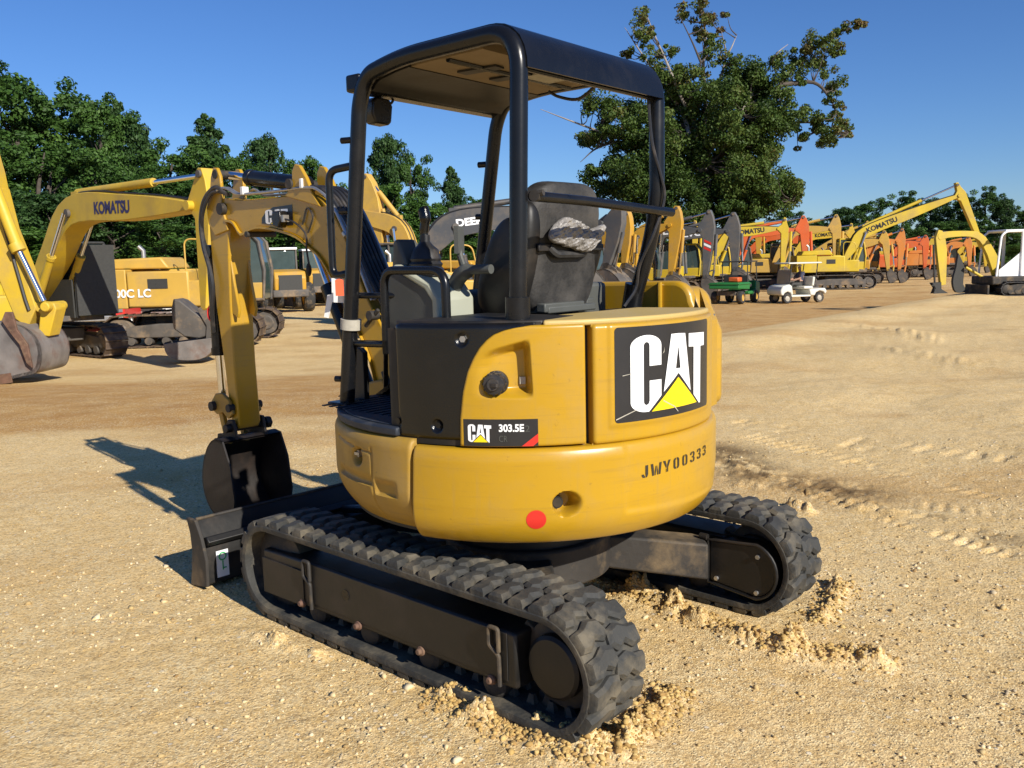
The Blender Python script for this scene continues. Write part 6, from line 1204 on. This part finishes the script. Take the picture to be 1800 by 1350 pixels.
row1 = [('forest_b', -60, 130, 62, 300, 'tall dark tree cut off by the left edge of the wood'), ('forest_a', 60, 150, 66, 260, 'broad rounded tree, tallest at the left end of the wood'), ('forest_b', 145, 160, 70, 200, 'rounded green tree, second of the tall crowns from the left end of the wood'), ('forest_a', 205, 195, 66, 170, 'green tree of the wood above the lettered boom, left of the leaning pine'),
        ('pine_a', 238, 185, 74, 110, 'thin dark pine poking above the wood over the lettered boom'), ('dark_a', 270, 225, 76, 150, 'dark open crown on the falling skyline of the wood, above the boom cylinder'), ('forest_b', 330, 255, 70, 170, 'green tree on the dip of the skyline left of the pointed tree'), ('pine_a', 385, 208, 74, 130, 'pointed tree standing highest above the top of the front stick'), ('forest_a', 430, 285, 66, 130, 'low green tree just right of the pointed tree'),
        ('dark_a', 492, 250, 78, 120, 'dark rounded tree above the black cylinder of the front boom'), ('light_a', 545, 290, 70, 110, 'light green tree behind the bend of the front boom'), ('light_a', 470, 350, 60, 150, 'light green bush-like tree seen through the arch of the front boom'), ('light_a', 590, 330, 62, 120, 'light green tree seen between hand rail and canopy post'),
        ('dark_a', 688, 248, 76, 110, 'tall open-crowned tree just right of the front canopy post'), ('forest_b', 735, 278, 76, 90, 'dark narrow tree in the middle of the canopy opening'), ('pine_a', 802, 296, 76, 75, 'narrow pointed tree beside the inner canopy post'), ('light_a', 690, 330, 66, 150, 'bright green tree low behind the upright yellow stick'), ('light_a', 770, 360, 66, 130, 'bright green tree behind the joystick'), ('forest_a', 850, 355, 72, 130, 'green tree low behind the seat'), ('forest_a', 930, 385, 76, 130, 'low green tree hidden mostly by the seat back')]
for a in row1: L_(*a)
# lower fringe in front of the wood
for i, (kd, px_, yt, dp_, wp) in enumerate([('dark_a', -20, 330, 50, 260), ('light_a', 60, 400, 48, 200), ('dark_a', 130, 345, 52, 220), ('dark_a', 215, 330, 52, 220), ('forest_a', 300, 370, 50, 200), ('dark_a', 380, 340, 54, 200), ('light_a', 430, 430, 52, 150), ('forest_a', 520, 400, 56, 170), ('light_a', 610, 400, 56, 150), ('light_a', 700, 420, 58, 150), ('forest_a', 780, 410, 58, 150), ('light_a', 870, 420, 60, 150), ('forest_b', -10, 230, 58, 240), ('forest_b', 110, 250, 60, 200), ('forest_a', 190, 270, 58, 200), ('forest_b', 285, 300, 60, 170), ('forest_a', 350, 320, 60, 150)]):
    L_(kd, px_, yt, dp_, wp, ['low dark tree in the wood', 'low leafy tree of the wood'][i % 2]+[', at the left edge of the picture', ' behind the leftmost boom', ' above the guarded cab', ' under the lettered boom', ' above the amber engine hood', ' left of the front stick', ' beside the front stick', ' seen low through the front boom arch', ' left of the canopy post', ' right of the upright stick', ' below the joystick', ' low beside the seat', ', second tier at the left edge', ', second tier behind leftmost boom', ', second tier above the boom bend', ', second tier over the lettering', ', second tier left of the front stick'][i])
# far wood on the right
FR_ = [(1100, 400, 140, 130), (1180, 410, 140, 120), (1260, 405, 140, 130), (1330, 400, 140, 90), (1385, 372, 140, 80), (1430, 385, 140, 80), (1475, 368, 136, 90), (1520, 362, 140, 90), (1580, 340, 130, 90), (1635, 352, 136, 90), (1690, 355, 134, 80), (1722, 332, 130, 80), (1765, 352, 128, 70), (1800, 372, 126, 80), (1850, 380, 126, 90), (1555, 385, 125, 90), (1655, 392, 122, 100), (1740, 395, 120, 100), (1495, 398, 122, 100), (1410, 408, 124, 100)]
for i, (px_, yt, dp_, wp) in enumerate(FR_):
    L_(['dark_a', 'forest_a', 'forest_b'][i % 3], px_, yt, dp_, wp, 'dark tree of the far right wood '+['behind the rear canopy post', 'behind the big oak trunk, left side', 'behind the big oak trunk, right side', 'left of the lettered yellow stick', 'above the lettered yellow stick head', 'above the bright orange stick', 'above the amber pointed stick', 'left of the long boom', 'directly behind the long boom', 'under the upper part of the long boom', 'just under the tip of the long boom', 'with the highest crown, right of the long stick', 'right of the highest crown', 'above the white cab', 'cut by the right edge', 'lower, behind the boom lettering', 'lower, behind the arched boom', 'lower, left of the white cab', 'lower, left of the long boom letters', 'lower, above the orange machine'][i])
# ---- big half-dead tree
def big_tree():
    dp = 72.; base = place(1250, dp); root = thing('oak_tree', 'big old tree with bare upper limbs and browning leaves towering over the excavator row', 'tree', base)
    b = np.array(base)
    def W(px, py, dd=0): return ondepth(px, py, dp+dd)-b
    mb = MB()
    LPT = []
    def limb(pts, r0, r1, m='bark', nm='limb', par=None):
        q = spline([W(*p) for p in pts], 5); LPT.extend(q); n = len(q); mb = MB(); mb.tube(q, [r0+(r1-r0)*i/(n-1) for i in range(n)], 8); return mb.build(nm, m, par or root)
    tr_ = limb([(1250, 500), (1248, 430), (1245, 380), (1240, 330), (1235, 270)], .75, .40, nm='trunk'); 
    limb([(1225, 500), (1222, 420), (1215, 350), (1200, 290)], .45, .25, par=tr_)
    dead = [[(1240, 330), (1228, 240), (1195, 165), (1172, 110), (1150, 60), (1130, 10)], [(1212, 240), (1200, 200), (1160, 140), (1125, 90), (1098, 48)], [(1240, 300), (1240, 180), (1236, 110), (1240, 60), (1228, 5), (1215, -30)], [(1232, 110), (1215, 70), (1190, 20)], [(1245, 200), (1262, 150), (1276, 100), (1268, 55)], [(1275, 100), (1285, 85), (1295, 62)], [(1248, 260), (1300, 200), (1370, 150), (1400, 110), (1440, 80), (1480, 55), (1525, 42)], [(1370, 150), (1430, 145), (1460, 175), (1470, 200)], [(1300, 200), (1345, 130), (1365, 95), (1385, 78)], [(1235, 300), (1150, 260), (1080, 240), (1010, 215), (950, 192)], [(1150, 265), (1090, 250), (1050, 260), (1020, 285)], [(1240, 290), (1330, 230), (1420, 215), (1490, 235)], [(1240, 350), (1330, 330), (1390, 350)], [(1235, 340), (1130, 320), (1060, 330)]]
    for i, d in enumerate(dead): limb([(x, y, RNG.uniform(-1.5, 1.5)) for x, y in d], .20 if i not in (3, 5, 8) else .10, .02, 'bark_pale' if i in (0, 1, 2, 4, 5, 8, 9) else 'bark', par=tr_)
    cl = []
    for (x, y, r, c, k) in [(1130, 20, 16, 6, .8), (1120, 45, 18, 6, .8), (1135, 75, 14, 5, .75), (1105, 92, 14, 3, .9), (1165, 95, 14, 5, .7), (1190, 120, 16, 6, .7), (1145, 60, 14, 4, .8), (1100, 95, 10, 3, .95), (1200, 20, 15, 5, .8), (1232, 15, 18, 8, .85), (1240, 45, 18, 8, .8), (1228, 60, 12, 4, .8), (1252, 70, 14, 6, .7), (1265, 50, 8, 2, .9), (1275, 28, 8, 2, .95), (1250, 95, 18, 8, .6), (1235, 120, 18, 8, .6), (1185, 90, 12, 4, .8), (1200, 145, 20, 9, .55),
                            (1150, 110, 18, 6, .5), (1172, 140, 22, 10, .4), (1215, 175, 26, 16, .4), (1180, 175, 26, 16, .35), (1150, 205, 28, 18, .4), (1110, 200, 26, 12, .5), (1070, 195, 22, 9, .55), (1040, 180, 18, 6, .5), (1085, 230, 26, 12, .45), (1050, 235, 20, 8, .55), (1028, 240, 14, 5, .5), (1120, 250, 28, 16, .4), (1285, 130, 22, 10, .35), (1282, 105, 12, 5, .4), (1310, 150, 26, 14, .4), (1325, 125, 18, 9, .35), (1345, 150, 22, 12, .4), (1280, 170, 30, 20, .35), (1320, 185, 30, 20, .35), (1360, 175, 24, 12, .4), (1385, 130, 20, 9, .5), (1365, 105, 10, 3, .7), (1405, 105, 22, 10, .6), (1425, 85, 22, 10, .65), (1455, 72, 18, 8, .65), (1480, 55, 14, 6, .7), (1505, 42, 10, 4, .85), (1520, 47, 7, 2, .95), (1470, 90, 14, 6, .65), (1420, 120, 18, 8, .55), (1450, 115, 18, 8, .6), (1465, 145, 15, 7, .6), (1462, 175, 13, 6, .7), (1470, 200, 13, 6, .7), (1478, 225, 16, 7, .65), (1492, 235, 10, 4, .7), (1405, 150, 10, 3, .5), (1408, 205, 22, 12, .45), (1440, 215, 20, 10, .55), (1460, 240, 18, 9, .6), (1410, 245, 14, 6, .65), (1445, 238, 16, 7, .6), (1380, 210, 24, 13, .4), (1350, 215, 30, 20, .35),
                            (1240, 215, 34, 26, .45), (1280, 225, 34, 26, .5), (1320, 235, 32, 22, .4), (1200, 235, 34, 26, .4), (1160, 245, 32, 22, .4), (1230, 265, 36, 28, .45), (1275, 275, 36, 28, .5), (1320, 280, 34, 24, .4), (1350, 260, 24, 12, .4), (1190, 285, 36, 28, .3), (1145, 290, 34, 22, .25), (1105, 290, 30, 16, .2), (1075, 300, 22, 10, .2), (1065, 325, 22, 10, .2), (1040, 310, 14, 6, .2), (1110, 330, 32, 20, .2), (1150, 335, 34, 22, .2), (1195, 330, 36, 26, .25), (1240, 320, 36, 28, .35), (1290, 320, 36, 28, .45), (1335, 315, 30, 18, .45), (1360, 330, 26, 14, .45), (1385, 320, 18, 9, .6), (1400, 330, 14, 6, .65), (1390, 345, 16, 7, .65), (1330, 350, 28, 16, .4), (1290, 360, 32, 22, .35), (1250, 365, 32, 18, .25), (1205, 370, 34, 20, .2), (1160, 370, 32, 16, .2), (1115, 365, 30, 14, .2), (1320, 375, 22, 10, .3), (1290, 395, 22, 9, .3), (1230, 395, 22, 9, .2), (1360, 355, 16, 7, .5)]:
        cl.append((x, y, r, c, k))
    P = []; Dn = []; T_ = []; pxm = dp/FPX; tw = []
    for x, y, r, c, k in cl:
        wide = 3.5 if r > 24 else 1.2; dd = RNG.uniform(-wide, wide)
        rk = .62 if (y < 135 and x < 1290) or (x > 1380 and y < 260) else 1.05
        for s in range(int(c*(1.45 if rk > 1 else 1.3))):
            a = RNG.normal(size=3)*np.array([.5, .5, .5])*r*pxm; cc = W(x, y, dd)+CR*a[0]+CU*a[1]+CD*a[2]*1.6; rr = RNG.uniform(.45, .9)*(1 if r > 14 else .75)*rk; tw.append(cc); p, d = clump_pts(cc, (rr, rr, rr*.8), int(BIGN*(1 if rk > 1 else .50))); P.append(p); Dn.append(d); T_.append(np.clip(k+RNG.normal()*.13+RNG.normal(size=len(p))*.10, 0, 1))
    LA = np.array(LPT); mb = MB()
    for cc in tw[::2]:
        k = np.argmin(np.linalg.norm(LA-cc+np.array([0, 0, .6]), axis=1)); a = LA[k]
        if np.linalg.norm(a-cc) < 6: mb.tube(spline([a, (a+cc)/2+np.array([0, 0, -.15])+RNG.normal(size=3)*.12, cc], 3), [.06, .05, .045, .035, .03, .022, .012], 5, caps=False)
    tag(mb.build('twigs', 'bark', tr_), kind='stuff')
    leaves(np.concatenate(P), .125, LM['oak'], np.concatenate(T_), 'crown', root, .4, np.concatenate(Dn))
big_tree()
# dark understorey closing the foot of the wood
def under(name, label, pxs, dp, ytop, n, m):
    P = []; 
    for k in range(n):
        px_ = RNG.uniform(*pxs); d_ = dp*RNG.uniform(.97, 1.05); o = np.array(place(px_, d_)); h = (float(ondepth(px_, ytop, d_)[2])-o[2])*RNG.uniform(.3, 1); p, d = clump_pts((o[0], o[1], o[2]+h*.6), (1.3, 1.3, h*.5), 60, .5); P.append(p)
    P = np.concatenate(P); o = leaves(P, .32, LM[m], np.clip(.35+.2*RNG.normal(size=len(P)), 0, 1), name, None, .5); tag(o, label, 'undergrowth', kind='stuff')
under('undergrowth', 'dense undergrowth along the foot of the wood behind the yard', (-150, 1000), 72, 380, 420, 'pine'); under('undergrowth', 'dark undergrowth closing the foot of the far right wood', (1000, 1900), 142, 400, 260, 'pine')
